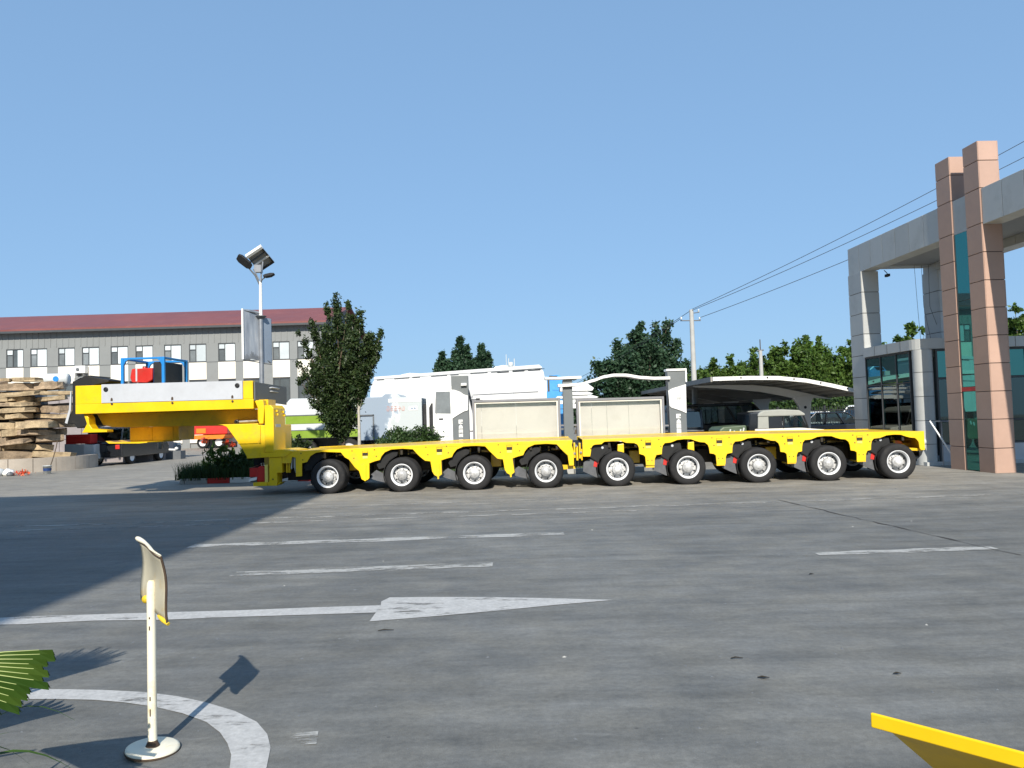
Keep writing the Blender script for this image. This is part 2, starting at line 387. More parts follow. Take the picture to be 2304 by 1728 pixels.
def paint_material(name, col, thr):
    t = NT(name); v = t.coords('World'); vs = t.coords('World', (.5, 1.6, 1))
    n = t.noise(vs, 3.2, 8, .72); n2 = t.noise(v, 30, 4, .7); n3 = t.noise(v, 7, 6, .7)
    c = t.mix(1.0, col, t.ramp(n2, [(.3, .8), (.7, 1.1)]), 'MULTIPLY')
    c = t.mix(1.0, c, t.ramp(n3, [(.3, .82), (.7, 1.06)]), 'MULTIPLY')
    t.link(c, t.b.inputs['Base Color']); t.b.inputs['Roughness'].default_value = .75
    tr = t.node('ShaderNodeBsdfTransparent'); mx = t.node('ShaderNodeMixShader')
    t.link(t.ramp(n, [(thr - .05, 1.0), (thr + .05, .0)]), mx.inputs[0]); t.link(t.b.outputs[0], mx.inputs[1]); t.link(tr.outputs[0], mx.inputs[2])
    t.link(mx.outputs[0], t.out.inputs[0])
    return t.m
M['paint'] = paint_material('white_road_paint', (.46, .46, .45), .39)
M['paint_worn'] = paint_material('worn_road_paint', (.40, .40, .38), .47)
M['paint_faint'] = paint_material('faint_road_paint', (.34, .33, .30), .50)

b = MB(); b.add([(-400, -60, 0), (400, -60, 0), (400, 700, 0), (-400, 700, 0)], [(0, 1, 2, 3)])
b.build('ground', 'ground', kind='structure')

def flat(name, polys, m, z=.004):
    b = MB()
    for p in polys:
        b.add([(x, y, z) for x, y in p], [tuple(range(len(p)))])
    o = b.build(name, m, kind='structure')
    return o
def wob(x0, y0, x1, y1, w, n=14, j=.12, seed=1):
    g = random.Random(seed); top = []; bot = []
    for i in range(n + 1):
        t = i / n; x = x0 + (x1 - x0) * t; y = y0 + (y1 - y0) * t
        top.append((x, y + w * (.5 + g.uniform(-j, j)))); bot.append((x, y - w * (.5 + g.uniform(-j, j))))
    return bot + top[::-1]
flat('lane_line', [wob(-4.4, 10.57, .65, 10.71, .27, seed=2)], 'paint_worn')
flat('lane_line', [wob(-3.08, 8.50, -.27, 8.61, .25, seed=3)], 'paint_worn')
flat('lane_line', [wob(3.3, 8.66, 5.3, 8.72, .2, seed=4)], 'paint_worn')
flat('lane_line', [wob(-4.3, 14.93, .9, 15.13, .24, seed=5)], 'paint_faint')
flat('lane_line', [wob(-9.5, 13.3, 9, 13.75, .22, seed=6), wob(-9, 12.75, 2, 13.0, .16, seed=7)], 'paint_faint')
flat('road_arrow', [wob(-9.5, 6.66, -1.2, 6.74, .25, seed=8)[:15] + wob(-9.5, 6.66, -1.2, 6.74, .25, seed=8)[15:],
                    [(-1.2, 6.32), (-.7, 6.42), (-.16, 6.55), (.3, 6.68), (.82, 6.80), (.3, 6.93), (-.3, 7.05), (-.8, 7.12), (-1.17, 7.15), (-1.22, 7.0), (-1.199, 6.84), (-1.199, 6.64)]], 'paint')
outc = [(-5.2, 4.98), (-4.2, 4.97), (-3.25, 4.93), (-2.87, 4.90), (-2.57, 4.86), (-2.29, 4.80), (-2.05, 4.71), (-1.83, 4.59), (-1.61, 4.44), (-1.43, 4.27), (-1.32, 4.10), (-1.25, 3.93), (-1.2, 3.71), (-1.17, 3.4), (-1.17, 2.4)]
inc = [(-5.2, 4.78), (-4.2, 4.77), (-3.13, 4.75), (-2.76, 4.72), (-2.54, 4.69), (-2.32, 4.63), (-2.10, 4.54), (-1.90, 4.43), (-1.71, 4.29), (-1.58, 4.14), (-1.49, 4.0), (-1.42, 3.86), (-1.37, 3.70), (-1.34, 3.4), (-1.33, 2.4)]
bb = MB(); n = len(outc)
bb.add([(x, y, .004) for x, y in outc] + [(x, y, .004) for x, y in inc], [(i, i + n, i + n + 1, i + 1) for i in range(n - 1)])
bb.build('curved_line', 'paint', kind='structure')
flat('paint_patch', [[(-1.215, 3.94), (-1.03, 3.96), (-1.06, 4.12), (-1.17, 4.10)]], 'paint_worn')
cr = random.Random(12); b = MB(); pts = []
for i in range(26):
    t = i / 25; pts.append((4.67 + .60 * t + cr.uniform(-.025, .025), 13.95 - 5.7 * t, cr.choice([.006, .014, .01, .024, .004])))
for (x0, y0, w0), (x1, y1, w1) in zip(pts, pts[1:]):
    b.add([(x0 - w0, y0, .006), (x1 - w1, y1, .006), (x1 + w1, y1, .006), (x0 + w0, y0, .006)], [(0, 1, 2, 3)])
b.build('pavement_crack', 'joint', kind='structure')
# loose grit and chips lying on the yard
b = MB(); g = random.Random(5)
for i in range(240):
    y = 2.6 + 13 * g.random() ** 1.6; x = g.uniform(-.66, .66) * y + g.uniform(-.2, .2); s = g.uniform(.004, .014) * (1 + y * .04); a = g.uniform(0, 3)
    xf = Matrix.Translation((x, y, 0)) @ Matrix.Rotation(a, 4, 'Z')
    b.cur = 0 if g.random() < .93 else 1; s *= .62
    b.add([(-s * 1.5, -s, 0), (s, -s * .8, 0), (s * 1.3, s, 0), (-s, s * .8, 0), (0, 0, s * .8)], [(0, 1, 4), (1, 2, 4), (2, 3, 4), (3, 0, 4)], xf=xf)
b.build('gravel', ['dark_grey', 'chip'], kind='stuff')
for i, (x, y, a, l, lab) in enumerate([(2.25, 4.72, .1, .05, 'dark leaf lying flat in the middle of the yard'), (1.4, 5.1, .05, .08, 'thin dry twig, nearer the trailer of two small twigs in the yard'),
                                  (1.45, 4.72, -.05, .07, 'thin dry twig nearest the dark flat leaf in the yard'), (2.84, 7.6, .3, .05, 'dark scrap of litter lying alone on open concrete'),
                                  (-1.02, 6.02, .15, .12, 'short dark stick lying just in front of the white road arrow')]):
    b = MB(); b.tube([(-l / 2, 0, .008), (-l * .1, l * .08, .012), (l / 2, 0, .006)], [.003, .005, .002], 5)
    if 'leaf' in lab or 'scrap' in lab: b.add([(-l / 2, 0, .006), (0, -l * .28, .012), (l / 2, 0, .006), (0, l * .28, .008)], [(0, 1, 2, 3)])
    o = b.build('fallen_leaf' if 'leaf' in lab else ('litter' if 'scrap' in lab else 'twig'), 'twig', loc=(x, y, 0.002), rz=a); tag(o, lab, 'leaf' if 'leaf' in lab else ('litter' if 'scrap' in lab else 'twig'))

# ---------------------------------------------------------------- office block behind the camera (throws the long shade across the yard)
t = thing('office_building', 'tall pale office block behind the viewer shading the yard', 'building', (-24.62, -9, 0))
MB().box((-20, -6, 0), (20, 6, 16.4)).build('wall', 'office', t)
b = MB()
for fl in range(5):
    for k in range(12): b.box((-18.6 + k * 3.2, 6.003, 1.2 + fl * 3.1), (-16.8 + k * 3.2, 6.03, 2.9 + fl * 3.1))
b.build('window', 'pane_dark', t)

# ---------------------------------------------------------------- warehouse with red roof
t = thing('warehouse', 'long grey two-storey workshop with a red metal roof', 'building', (0, 60, 0))
XL, XR = -62.0, -14.65
wc = MB(); win_x = [(-55.6, -54.2), (-53.7, -52.4), (-51.5, -50.1), (-49.6, -48.3), (-47.35, -46.0), (-45.4, -44.1), (-43.2, -41.85), (-41.3, -40.0),
     (-39.07, -37.73), (-37.20, -35.90), (-35.05, -33.75), (-33.20, -31.85), (-30.98, -29.63), (-29.06, -27.70), (-26.84, -25.50), (-24.91, -23.57),
     (-22.66, -21.32), (-20.73, -19.40), (-18.45, -17.12), (-16.54, -15.25)]
wc.box((XL, .10, 0), (XR, 18, 9.42))
edges = [XL] + [x for w in win_x for x in w] + [XR]
for i in range(0, len(edges), 2): wc.box((edges[i], 0, 0), (edges[i + 1], .1, 9.42))
for x0, x1 in win_x: wc.box((x0, 0, 8.06), (x1, .1, 9.42))
wc.add([(XR, 0, 9.42), (XR, 18, 9.42), (XR, 9, 11.6)], [(0, 1, 2)])
wall = wc.build('wall', 'wall_grey', t)
b = MB(); x = XL
g = random.Random(3)
while x < XR - .1:
    b.box((x, -.028, 8.12), (x + .06, -.001, 9.35)); x += .47
b.build('cladding_rib', 'wall_grey', wall, kind='stuff')
b = MB()
b.add([(XL, -.55, 9.35), (XR + .5, -.55, 9.35), (XR + .5, 9, 11.75), (XL, 9, 11.75), (XL, -.55, 9.52), (XR + .5, -.55, 9.52), (XR + .5, 9, 11.92), (XL, 9, 11.92),
       (XR + .5, 18.55, 9.35), (XL, 18.55, 9.35), (XR + .5, 18.55, 9.52), (XL, 18.55, 9.52)],
      [(0, 3, 2, 1), (4, 5, 6, 7), (0, 1, 5, 4), (3, 9, 8, 2), (7, 6, 10, 11), (9, 11, 10, 8), (1, 2, 6, 5), (2, 8, 10, 6), (0, 4, 7, 3), (3, 7, 11, 9)])
roof = b.build('roof', 'roof_red', t)
MB().box((XL, -.6, 9.22), (XR + .5, -.5, 9.38)).build('gutter', 'frame_dark', t)
def wh_window(x0, x1, z0, z1, style):
    w = x1 - x0; f = MB(); th = .06
    f.box((x0, .02, z0), (x0 + th, .09, z1)); f.box((x1 - th, .02, z0), (x1, .09, z1)); f.box((x0 + th, .02, z0), (x1 - th, .09, z0 + th)); f.box((x0 + th, .02, z1 - th), (x1 - th, .09, z1))
    xm = x0 + w * .36; f.box((xm, .02, z0 + th), (xm + th, .09, z1 - th)); zm = z0 + (z1 - z0) * .66
    f.box((x0 + th, .02, zm), (xm, .09, zm + th))
    fr = f.build('window', 'frame_dark', t)
    dk = lambda p: 'pane_dark'
    MB().box((x0 + th, .06, z0 + th), (xm, .075, zm)).build('pane', 'pane_grey' if style != 2 else 'pane_dark', fr)
    MB().box((x0 + th, .06, zm + th), (xm, .075, z1 - th)).build('pane', 'pane_white' if style != 2 else 'pane_dark', fr)
    if style == 1:
        xq = xm + w * .28
        MB().box((xm + th, .06, z0 + th), (xq, .075, z1 - th)).build('pane', 'pane_dark', fr)
        MB().box((xq, .055, z0 + th), (x1 - th, .075, z1 - th)).build('pane', 'pane_white', fr)
    else:
        MB().box((xm + th, .06, z0 + th), (x1 - th, .075, z1 - th)).build('pane', 'pane_white' if style == 0 else 'pane_dark', fr)
for i, (x0, x1) in enumerate(win_x):
    wh_window(x0, x1, 6.64, 8.05, 1 if i == 8 else 0)
    MB().box((x0, -.02, 5.27), (x1, .09, 6.60)).build('spandrel_panel', 'cream', t, bevel=.01, seg=1)
    wh_window(x0, x1, 3.35, 5.22, 2)
    MB().box((x0, -.02, .4), (x1, .09, 3.3)).build('spandrel_panel', 'cream', t)
MB().box((XL, -.012, 6.6), (XR, -.001, 6.635)).build('belt_joint', 'frame_dark', t)
a = thing('air_conditioner', 'white outdoor air conditioner unit on the grey workshop wall', 'air conditioner', (-33.1, 59.62, 6.02))
MB().box((-.42, -.16, 0), (.42, .32, .56)).build('case', 'white', a, bevel=.03)
f = MB(); f.lathe([(.001, .0), (.13, .0), (.135, .02), (.10, .03), (.001, .03)], 20, Matrix.Translation((-.14, -.165, .28)) @ Matrix.Rotation(R(90), 4, 'X')); f.build('fan_grille', 'dark_grey', a)
b = MB(); b.box((-.3, -.1, -.2), (-.25, .36, -.002)); b.box((.25, -.1, -.2), (.3, .36, -.002)); b.build('bracket', 'dark_grey', a)

# ---------------------------------------------------------------- gate (runs away from the viewer) and guardhouse
GR = math.atan(.042)
gate = thing('entrance_gate', 'tall entrance gate of pink and pale grey clad pillars with long beam', 'gate', (11.05, 18.0, 0), GR)
# local frame: y = away from viewer along the gate, x = to the right
SEAM = [0.0, .57, 1.24, 1.89, 2.54, 3.19, 3.84, 4.48, 5.14, 5.82, 6.65, 7.30, 7.76]
def clad_pillar(x0, x1, y0, y1, zs, m, name, gap=.008, pr=.02):
    core = MB().box((x0 + pr, y0 + pr, 0), (x1 - pr, y1 - pr, zs[-1] - pr)).build(name, 'joint', gate)
    for z0, z1 in zip(zs, zs[1:]):
        a, c = z0 + (gap if z0 > 0 else 0), z1 - gap
        for nm, p, q in (('panel', (x0, y0 + .002, a), (x0 + pr - .002, y1 - .002, c)), ('panel', (x0 + pr, y0, a), (x1 - pr, y0 + pr - .002, c)),
                         ('panel', (x1 - pr + .002, y0 + .002, a), (x1, y1 - .002, c)), ('panel', (x0 + pr, y1 - pr + .002, a), (x1 - pr, y1, c))):
            MB().box(p, q).build(nm, m, core, bevel=.004, seg=1)
    MB().box((x0 + .003, y0 + .003, zs[-1] - .019), (x1 - .003, y1 - .003, zs[-1])).build('panel', m, core)
    return core
clad_pillar(0, .5, -.03, .53, SEAM, 'pink', 'pillar'); clad_pillar(0, .5, 1.08, 1.66, SEAM, 'pink', 'pillar')
WZ = [0, .57, 1.22, 1.88, 2.54, 3.2, 3.85, 4.49, 5.14, 5.78]
clad_pillar(0, .55, 5.75, 6.58, WZ, 'gate_white', 'pillar'); clad_pillar(2.42, 2.95, 5.75, 6.58, WZ, 'gate_white', 'pillar')
clad_pillar(2.42, 2.95, -9.2, -8.4, WZ, 'gate_white', 'pillar'); clad_pillar(0, .5, -9.2, -8.4, WZ, 'gate_white', 'pillar')
# beams (outer face panels proud of a dark core)
def beam(x0, x1, y0, y1, outer):
    core = MB().box((x0 + .02, y0 + .02, 5.80), (x1 - .02, y1 - .02, 6.61)).build('beam', 'joint', gate)
    n = max(1, round((y1 - y0) / .72)); st = (y1 - y0) / n
    for k in range(n):
        a, c = y0 + k * st + .006, y0 + (k + 1) * st - .006
        MB().box((x0, a, 5.785), (x0 + .018, c, 6.63)).build('panel', 'gate_white', core, bevel=.004, seg=1)
        MB().box((x1 - .018, a, 5.785), (x1, c, 6.63)).build('panel', 'gate_white', core)
        MB().box((x0 + .019, a, 5.785), (x1 - .019, c, 5.799)).build('panel', 'gate_white', core)
    MB().box((x0 + .019, y0 + .002, 6.612), (x1 - .019, y1 - .002, 6.63)).build('panel', 'gate_white', core)
    for yy in (y0, y1 - .018): MB().box((x0 + .019, yy, 5.80), (x1 - .019, yy + .018, 6.61)).build('panel', 'gate_white', core)
beam(.03, .48, 1.665, 6.58, True); beam(.03, .48, .535, 1.075, True); beam(.03, .48, -9.2, -.035, True); beam(2.45, 2.92, -9.2, 6.58, True)
core = MB().box((.5, 6.1, 5.98), (2.43, 6.56, 6.6)).build('beam', 'gate_white', gate)
MB().box((.49, -9.0, 6.02), (2.44, 6.09, 6.2)).build('soffit', 'soffit', gate)
# glass strip between the two pink pillars
fr = MB().box((.02, .535, .0), (.08, .56, 5.78)).box((.02, 1.05, 0), (.08, 1.075, 5.78)).build('glass_strip', 'frame_dark', gate)
for z0, z1, m in ((.02, .55, 'mirror_teal'), (.56, 1.91, 'mirror_teal'), (2.03, 4.12, 'mirror_teal'), (4.13, 5.78, 'mirror_teal')):
    MB().box((.03, .561, z0), (.045, 1.049, z1)).build('pane', m, fr)
MB().box((.01, .536, 1.92), (.09, 1.074, 2.02)).build('red_rail', 'red', fr)
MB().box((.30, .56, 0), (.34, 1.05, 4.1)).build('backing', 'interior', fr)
cm = thing('security_camera', 'small black camera under the beam beside the pale gate pillar', 'camera', (11.05, 23.72, 5.56), GR)
MB().box((.50, -.16, .02), (.58, .02, .10)).tube([(.54, -.08, .1), (.50, -.08, .16), (.45, -.06, .222)], .012, 6).tube([(.53, -.14, .05), (.50, -.22, .02)], .025, 8).build('housing', 'black', cm)

gh = thing('guardhouse', 'low guardhouse with dark green glass and pale curved band beside the gate', 'guardhouse', (11.05, 18.0, 0), GR)
zb0, zb1 = 3.12, 3.40
ctr = (.33, 3.1)
# band: along the gate, round the corner, then facing the viewer
path = [(-.07, 5.70), (-.07, 4.5), (-.07, 3.5)]
for k in range(7):
    th = R(180 + 90 * k / 6); path.append((.33 + .40 * math.cos(th), 3.15 + .40 * math.sin(th)))
path += [(1.3, 2.72), (2.6, 2.72), (5.4, 2.72)]
def ribbon(path, z0, z1, th):
    b = MB(); n = len(path); vs = []
    for i, (x, y) in enumerate(path):
        a = Vector(path[max(i - 1, 0)]); c = Vector(path[min(i + 1, n - 1)]); d = (c - a).normalized(); nn = Vector((-d.y, d.x))
        vs += [(x, y, z0), (x, y, z1), (x + nn.x * th, y + nn.y * th, z0), (x + nn.x * th, y + nn.y * th, z1)]
    fs = []
    for i in range(n - 1):
        p, q = i * 4, i * 4 + 4
        fs += [(p, q, q + 1, p + 1), (p + 2, p + 3, q + 3, q + 2), (p + 1, q + 1, q + 3, p + 3), (p, p + 2, q + 2, q)]
    fs += [(0, 1, 3, 2), (n * 4 - 4, n * 4 - 2, n * 4 - 1, n * 4 - 3)]
    return b.add(vs, fs)
band = ribbon(path, zb0, zb1, .3).build('fascia_band', 'gate_white', gh)
b = MB()
for yy in (5.0, 4.3, 3.6): b.box((-.074, yy, zb0), (-.0705, yy + .012, zb1))
for xx in (1.3, 2.6, 3.9): b.box((xx, 2.7165, zb0), (xx + .012, 2.7195, zb1))
b.build('band_joint', 'joint', band)
MB().box((.1, 3.1, 3.05), (5.4, 5.6, 3.34)).build('roof', 'gate_white', gh)
colz = [0, .57, 1.2, 1.85, 2.5, 3.119]
core = MB(); core.lathe([(.23, 0), (.23, 3.11)], 24, Matrix.Translation((.2, 3.02, 0))); core = core.build('corner_column', 'joint', gh)
for z0, z1 in zip(colz, colz[1:]):
    p = MB(); xf = Matrix.Translation((.2, 3.02, 0)); p.lathe([(.25, z0 + .007), (.25, z1 - .007)], 40, xf); p.lathe([(.231, z0 + .007), (.25, z0 + .007)], 40, xf, False); p.lathe([(.25, z1 - .007), (.231, z1 - .007)], 40, xf, False); p.build('panel', 'gate_white', core)
# glazing wall along the gate
f = MB(); x = -.02
for yy in (3.26, 3.95, 4.8, 5.66): f.box((x, yy + .012, .05), (x + .07, yy + .045, 3.1))
for zz in (.05, 2.22, 3.06): f.box((x + .005, 3.321, zz + .012), (x + .065, 5.655, zz + .045))
f.box((x + .004, 3.33, .75), (x + .06, 5.65, .80))
fr = f.build('window', 'frame_dark', gh)
for y0, y1 in ((3.32, 3.95), (4.01, 4.8), (4.86, 5.66)):
    for z0, z1 in ((.12, .74), (.81, 2.21), (2.29, 3.05)):
        MB().box((x + .025, y0 + .002, z0), (x + .037, y1 - .002, z1)).build('pane', 'green_glass' if z0 > 2.2 else 'dglass', fr)
# glazing wall facing the viewer
f = MB(); y = 2.80
for xx in (.44, .92, 1.9, 2.9, 3.9, 4.9): f.box((xx, y, .05), (xx + .05, y + .06, 3.1))
for zz in (.05, .55, 1.15, 2.3, 3.06): f.box((.491, y + .005, zz), (5.3, y + .055, zz + .04))
fr = f.build('window', 'frame_dark', gh)
for x0, x1 in ((.49, .92), (.97, 1.9), (1.95, 2.9), (2.95, 3.9), (3.95, 4.9)):
    for z0, z1, m in ((.1, .54, 'panel_grey'), (.60, 1.14, 'dglass'), (1.2, 2.29, 'dglass'), (2.35, 3.05, 'green_glass')):
        MB().box((x0 + .002, y + .02, z0), (x1 - .002, y + .032, z1)).build('pane', m, fr)
MB().box((.0, 2.7, .001), (5.4, 5.7, .1)).build('plinth', 'gate_white', gh)
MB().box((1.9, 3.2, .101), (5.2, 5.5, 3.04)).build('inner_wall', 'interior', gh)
def curtain(x, y0, y1, z0, z1, m, along='y'):
    b = MB(); n = 24; vs = []
    for i in range(n + 1):
        t = y0 + (y1 - y0) * i / n; o = .035 * math.sin(i * 1.9)
        vs += [(x + o, t, z0), (x + o, t, z1)] if along == 'y' else [(t, x + o, z0), (t, x + o, z1)]
    b.add(vs, [(2 * i, 2 * i + 2, 2 * i + 3, 2 * i + 1) for i in range(n)], True)
    return b.build('curtain', m, gh)
curtain(.10, 4.95, 5.62, .9, 2.2, 'curtain_blue'); curtain(.09, 4.08, 4.72, .85, 2.12, 'curtain_grey'); curtain(.12, 3.34, 3.9, 1.0, 2.85, 'curtain_blue')
p = MB().tube([(0, 0, 0), (-.42, .55, 1.18)], .022, 8).build('leaning_pole', 'white', loc=(11.27, 19.75, 0.02)); tag(p, 'thin white pole leaning against the guardhouse window', 'pole')
p = MB().box((-.3, -.02, 0), (.55, .25, .03)).tube([(-.2, .1, 0), (-.2, .1, -1.15)], .015, 6).tube([(.45, .1, 0), (.45, .1, -1.15)], .015, 6).build('side_table', 'galv', loc=(11.35, 20.2, 1.17)); tag(p, 'narrow grey metal stand in front of the guardhouse glass', 'stand')
for i in range(3):
    w = MB().tube([(0, 0, 0), (.05 - .03 * i, .02, -1.3), (.12 * (i + 1), .05, -2.7 + .15 * i)], .006, 4).build('hanging_cable', 'wire', loc=(12.6 + .22 * i, 24.0, 5.97))
    tag(w, ['left one of three thin cables hanging from the gate beam', 'middle one of three thin cables hanging from the gate beam', 'right one of three thin cables hanging from the gate beam'][i], 'cable', 'cables hanging from the gate beam')

# ---------------------------------------------------------------- yellow modular trailer
TR = R(-2.39)
trl = thing('modular_trailer', 'long yellow gooseneck trailer with nine axle lines in the yard', 'trailer', (-4.25, 17.80, 0), TR)
FW = [0.0, 1.695, 3.343, 4.96]; RW = [6.563, 8.13, 9.69, 11.225, 12.732]
def topz(u): return .985 + (1.064 - .985) * min(1, max(0, (u + 1) / 3.7)) if u < 5.6 else (1.068 + .016 * min(1, (u - 5.6) / 3) if u < 9.5 else 1.084 - .046 * (u - 9.5) / 3.84)
front = [(-1.06, .985), (-1.06, .72), (-.86, .715), (-.83, .86), (-.745, .84), (-.745, .41), (-.61, .415), (-.604, .708), (-.485, .734), (-.408, .864), (-.288, .934), (-.139, .956), (.30, .93),
         (.392, .815), (.48, .766), (.62, .575), (.71, .497), (.766, .31), (.80, .29), (.85, .275), (.90, .29), (.944, .33)]
for c, nx in zip(FW[1:], FW[2:] + [None]):
    d = .02 if c > 3 else 0
    front += [(c - .745, .666 + d), (c - .625, .706 + d), (c - .50, .735 + d), (c - .46, .82 + d), (c - .385, .905 + d), (c - .31, .935 + d), (c - .237, .965 + d), (c + .03, .975 + d), (c + .262, .955 + d), (c + .35, .85 + d), (c + .41, .79 + d), (c + .53, .69)]
    if nx: front += [(c + .655, .671), (c + .69, .44), (c + .735, .36), (c + .79, .33), (c + .82, .304), (c + .85, .33), (c + .91, .374)]
    else: front += [(c + .50, .74), (c + .525, .49), (c + .635, .489), (c + .64, .80), (c + .60, .95), (c + .615, 1.0)]
front += [(5.575, 1.066), (2.75, 1.064), (.9, 1.018)]
rear = [(5.80, .686), (5.965, .682), (5.985, .78), (6.0, .88), (6.03, .925), (6.08, .945), (6.232, .953), (6.262, .985), (6.30, 1.006), (6.66, 1.01), (6.78, .965), (6.96, .955), (7.03, .92), (7.06, .85), (7.063, .71), (7.16, .68), (7.195, .64), (7.206, .45), (7.395, .445), (7.41, .60), (7.445, .675)]
for i, c in enumerate(RW[1:]):
    e = -.010 * i
    L = [(-.562, .69), (-.553, .80), (-.535, .88), (-.49, .935), (-.36, .945), (-.30, .965), (-.21, 1.0), (-.05, 1.012), (.10, 1.005), (.20, .965), (.30, .935), (.40, .925), (.465, .87), (.488, .80), (.50, .68), (.59, .665), (.632, .63), (.645, .43), (.838, .43), (.855, .60), (.885, .66)]
    if c > 12.5: L = L[:12] + [(.43, .905), (.478, .84), (.495, .70), (.52, .66), (.59, .652), (.609, .66), (.609, 1.042 - e)]
    elif c > 11: L = [(a, z) if k < 17 else (a - .02, z) for k, (a, z) in enumerate(L)]
    rear += [(c + a, z + e) for a, z in L]
rear += [(11.4, 1.066), (9.5, 1.084), (8.6, 1.084), (5.80, 1.068)]
def side(poly, nm):
    o = MB().prism(poly, 0.0, .035).build(nm, 'yellow', trl, bevel=.006, seg=2); return o
sf = side(front, 'side_beam'); sr = side(rear, 'side_beam')
for nm, u0, u1, src in (('side_beam', -1.06, 5.6, front), ('side_beam', 5.8, 13.34, rear)):
    MB().prism(src, 2.965, 3.0).build(nm, 'yellow', trl)
def deck(u0, u1, steps):
    b = MB(); us = [u0 + (u1 - u0) * i / steps for i in range(steps + 1)]
    for a, c in zip(us, us[1:]):
        b.add([(a, .036, topz(a) - .008), (c, .036, topz(c) - .008), (c, 2.964, topz(c) - .008), (a, 2.964, topz(a) - .008), (a, .036, topz(a) - .03), (c, .036, topz(c) - .03), (c, 2.964, topz(c) - .03), (a, 2.964, topz(a) - .03)],
              [(0, 1, 2, 3), (4, 7, 6, 5)])
    return b.build('deck_plate', 'yellow_old', trl)
deck(-1.0, 5.58, 8); deck(5.81, 13.33, 10)
for u0, u1 in ((-1.0, 5.55), (5.85, 13.2)):
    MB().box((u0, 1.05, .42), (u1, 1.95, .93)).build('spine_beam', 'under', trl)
b = MB(); u = -.75
for k in range(24):
    uu = -.7 + k * .59
    if 5.4 < uu < 5.9: continue
    b.box((uu, .05, topz(uu) - .20), (uu + .05, 2.95, topz(uu) - .035))
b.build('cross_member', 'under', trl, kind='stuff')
# leg webs: the side legs are box sections with depth behind
for c in [.85, 2.52, 4.165]:
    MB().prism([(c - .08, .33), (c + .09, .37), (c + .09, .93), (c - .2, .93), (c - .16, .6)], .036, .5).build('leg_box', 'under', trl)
    MB().prism([(c - .015, .27), (c + .02, .27), (c + .03, .62), (c - .03, .62)], -.03, -.001).build('leg_rib', 'yellow', trl)
for c in [7.30, 8.87, 10.43, 11.955]:
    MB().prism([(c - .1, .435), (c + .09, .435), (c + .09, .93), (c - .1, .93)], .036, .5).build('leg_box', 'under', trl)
    MB().box((c - .1, -.002, .40), (c + .09, .4, .4335)).build('foot_plate', 'yellow_old', trl)
# tie-down pockets and bolt holes on the rails
for c, zz in [(.86, 0), (2.56, .02), (4.15, .025), (7.27, .02), (8.85, .03), (10.41, .025), (11.93, .0)]:
    z = topz(c) - .13
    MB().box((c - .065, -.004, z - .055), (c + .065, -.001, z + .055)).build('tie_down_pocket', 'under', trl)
    MB().box((c - .06, -.012, z + .012), (c + .06, -.0045, z + .05)).build('pocket_lip', 'yellow', trl, bevel=.004, seg=1)
    MB().box((c - .055, -.009, z - .115), (c + .055, -.001, z - .06)).build('label_plate', 'yellow_pale', trl)
b = MB()
for c in FW + RW:
    for a, z in ((-.62, .95), (.56, .95), (-.58, .8), (.6, .78)):
        if -1 < c + a < 13.2 and not 5.45 < c + a < 5.95: b.disc((c + a, -.001, topz(c + a) - 1.06 + z + .05), .014, n=8, th=.003)
for c in (7.3, 8.87, 10.43, 11.955): b.disc((c - .05, -.001, .56), .012, n=8, th=.003); b.disc((c + .04, -.001, .56), .012, n=8, th=.003)
b.build('bolt', 'rust', trl, kind='stuff')

# wheels: outer tyre, dished rim, hub; dual pairs on both sides
XFY = Matrix.Rotation(R(90), 4, 'X')      # lathe axis -> -y (towards the viewer)
ty = MB(); prof = [(.246, -.005), (.262, .004), (.30, .012), (.345, .008), (.372, -.004), (.389, -.022), (.397, -.042)]
for k in range(4):
    h = -.055 - k * .034; prof += [(.398, h), (.398, h - .022), (.389, h - .025), (.389, h - .031)]
prof += [(.398, -.195), (.389, -.215), (.345, -.232), (.30, -.236), (.246, -.22)]
ty.lathe(prof, 48, XFY)
tread = [(.3985, h) for h in ()]
rm = MB(); rm.lathe([(.247, -.02), (.252, -.002), (.246, .007), (.236, .003), (.229, -.018), (.212, -.034), (.208, -.05)], 48, XFY); rm.cur = 1; rm.lathe([(.208, -.05), (.204, -.125), (.196, -.138)], 48, XFY); rm.cur = 2; rm.lathe([(.196, -.138), (.185, -.132), (.150, -.128), (.118, -.120)], 48, XFY)  # barrel coloured dark to paint in the shading between ring and hub
for k in range(8):
    t = 2 * math.pi * (k + .5) / 8
hubm = MB(); hubm.lathe([(.119, -.135), (.117, -.045), (.108, -.02), (.085, -.012), (.072, .012), (.05, .024), (.001, .027)], 24, XFY)
for k in range(10):
    t = 2 * math.pi * k / 10
    hubm.lathe([(.013, -.121), (.013, -.096), (.001, -.092)], 6, XFY @ Matrix.Translation((.137 * math.cos(t), .137 * math.sin(t), 0)), False)
hh = MB()
for k in range(8):
    t = 2 * math.pi * (k + .5) / 8
    hh.lathe([(.019, -.126), (.001, -.126)], 10, XFY @ Matrix.Translation((.175 * math.cos(t), .175 * math.sin(t), 0)), False)
W0 = hubm.build('wheel', 'hub', trl); W0.location = (0, -.05, .385)
tyre0 = ty.build('tyre', 'rubber', W0); rim0 = rm.build('rim', ['rim', 'dark_grey', 'hub'], W0); hole0 = hh.build('hand_hole', 'black', W0)
wr = random.Random(2)
def wheel(u, w, flip=False, z=.385):
    c = W0.copy(); link(c, trl); c.location = (u, w, z); c.rotation_euler = (0, wr.uniform(0, 6.28), math.pi if flip else 0)
    for ch in (tyre0, rim0, hole0): d = ch.copy(); link(d, c)
    return c
ZC = {c: .385 + (.012 if 2 < c < 7 else 0) for c in FW + RW}
W0.location = (0, -.05, .385)
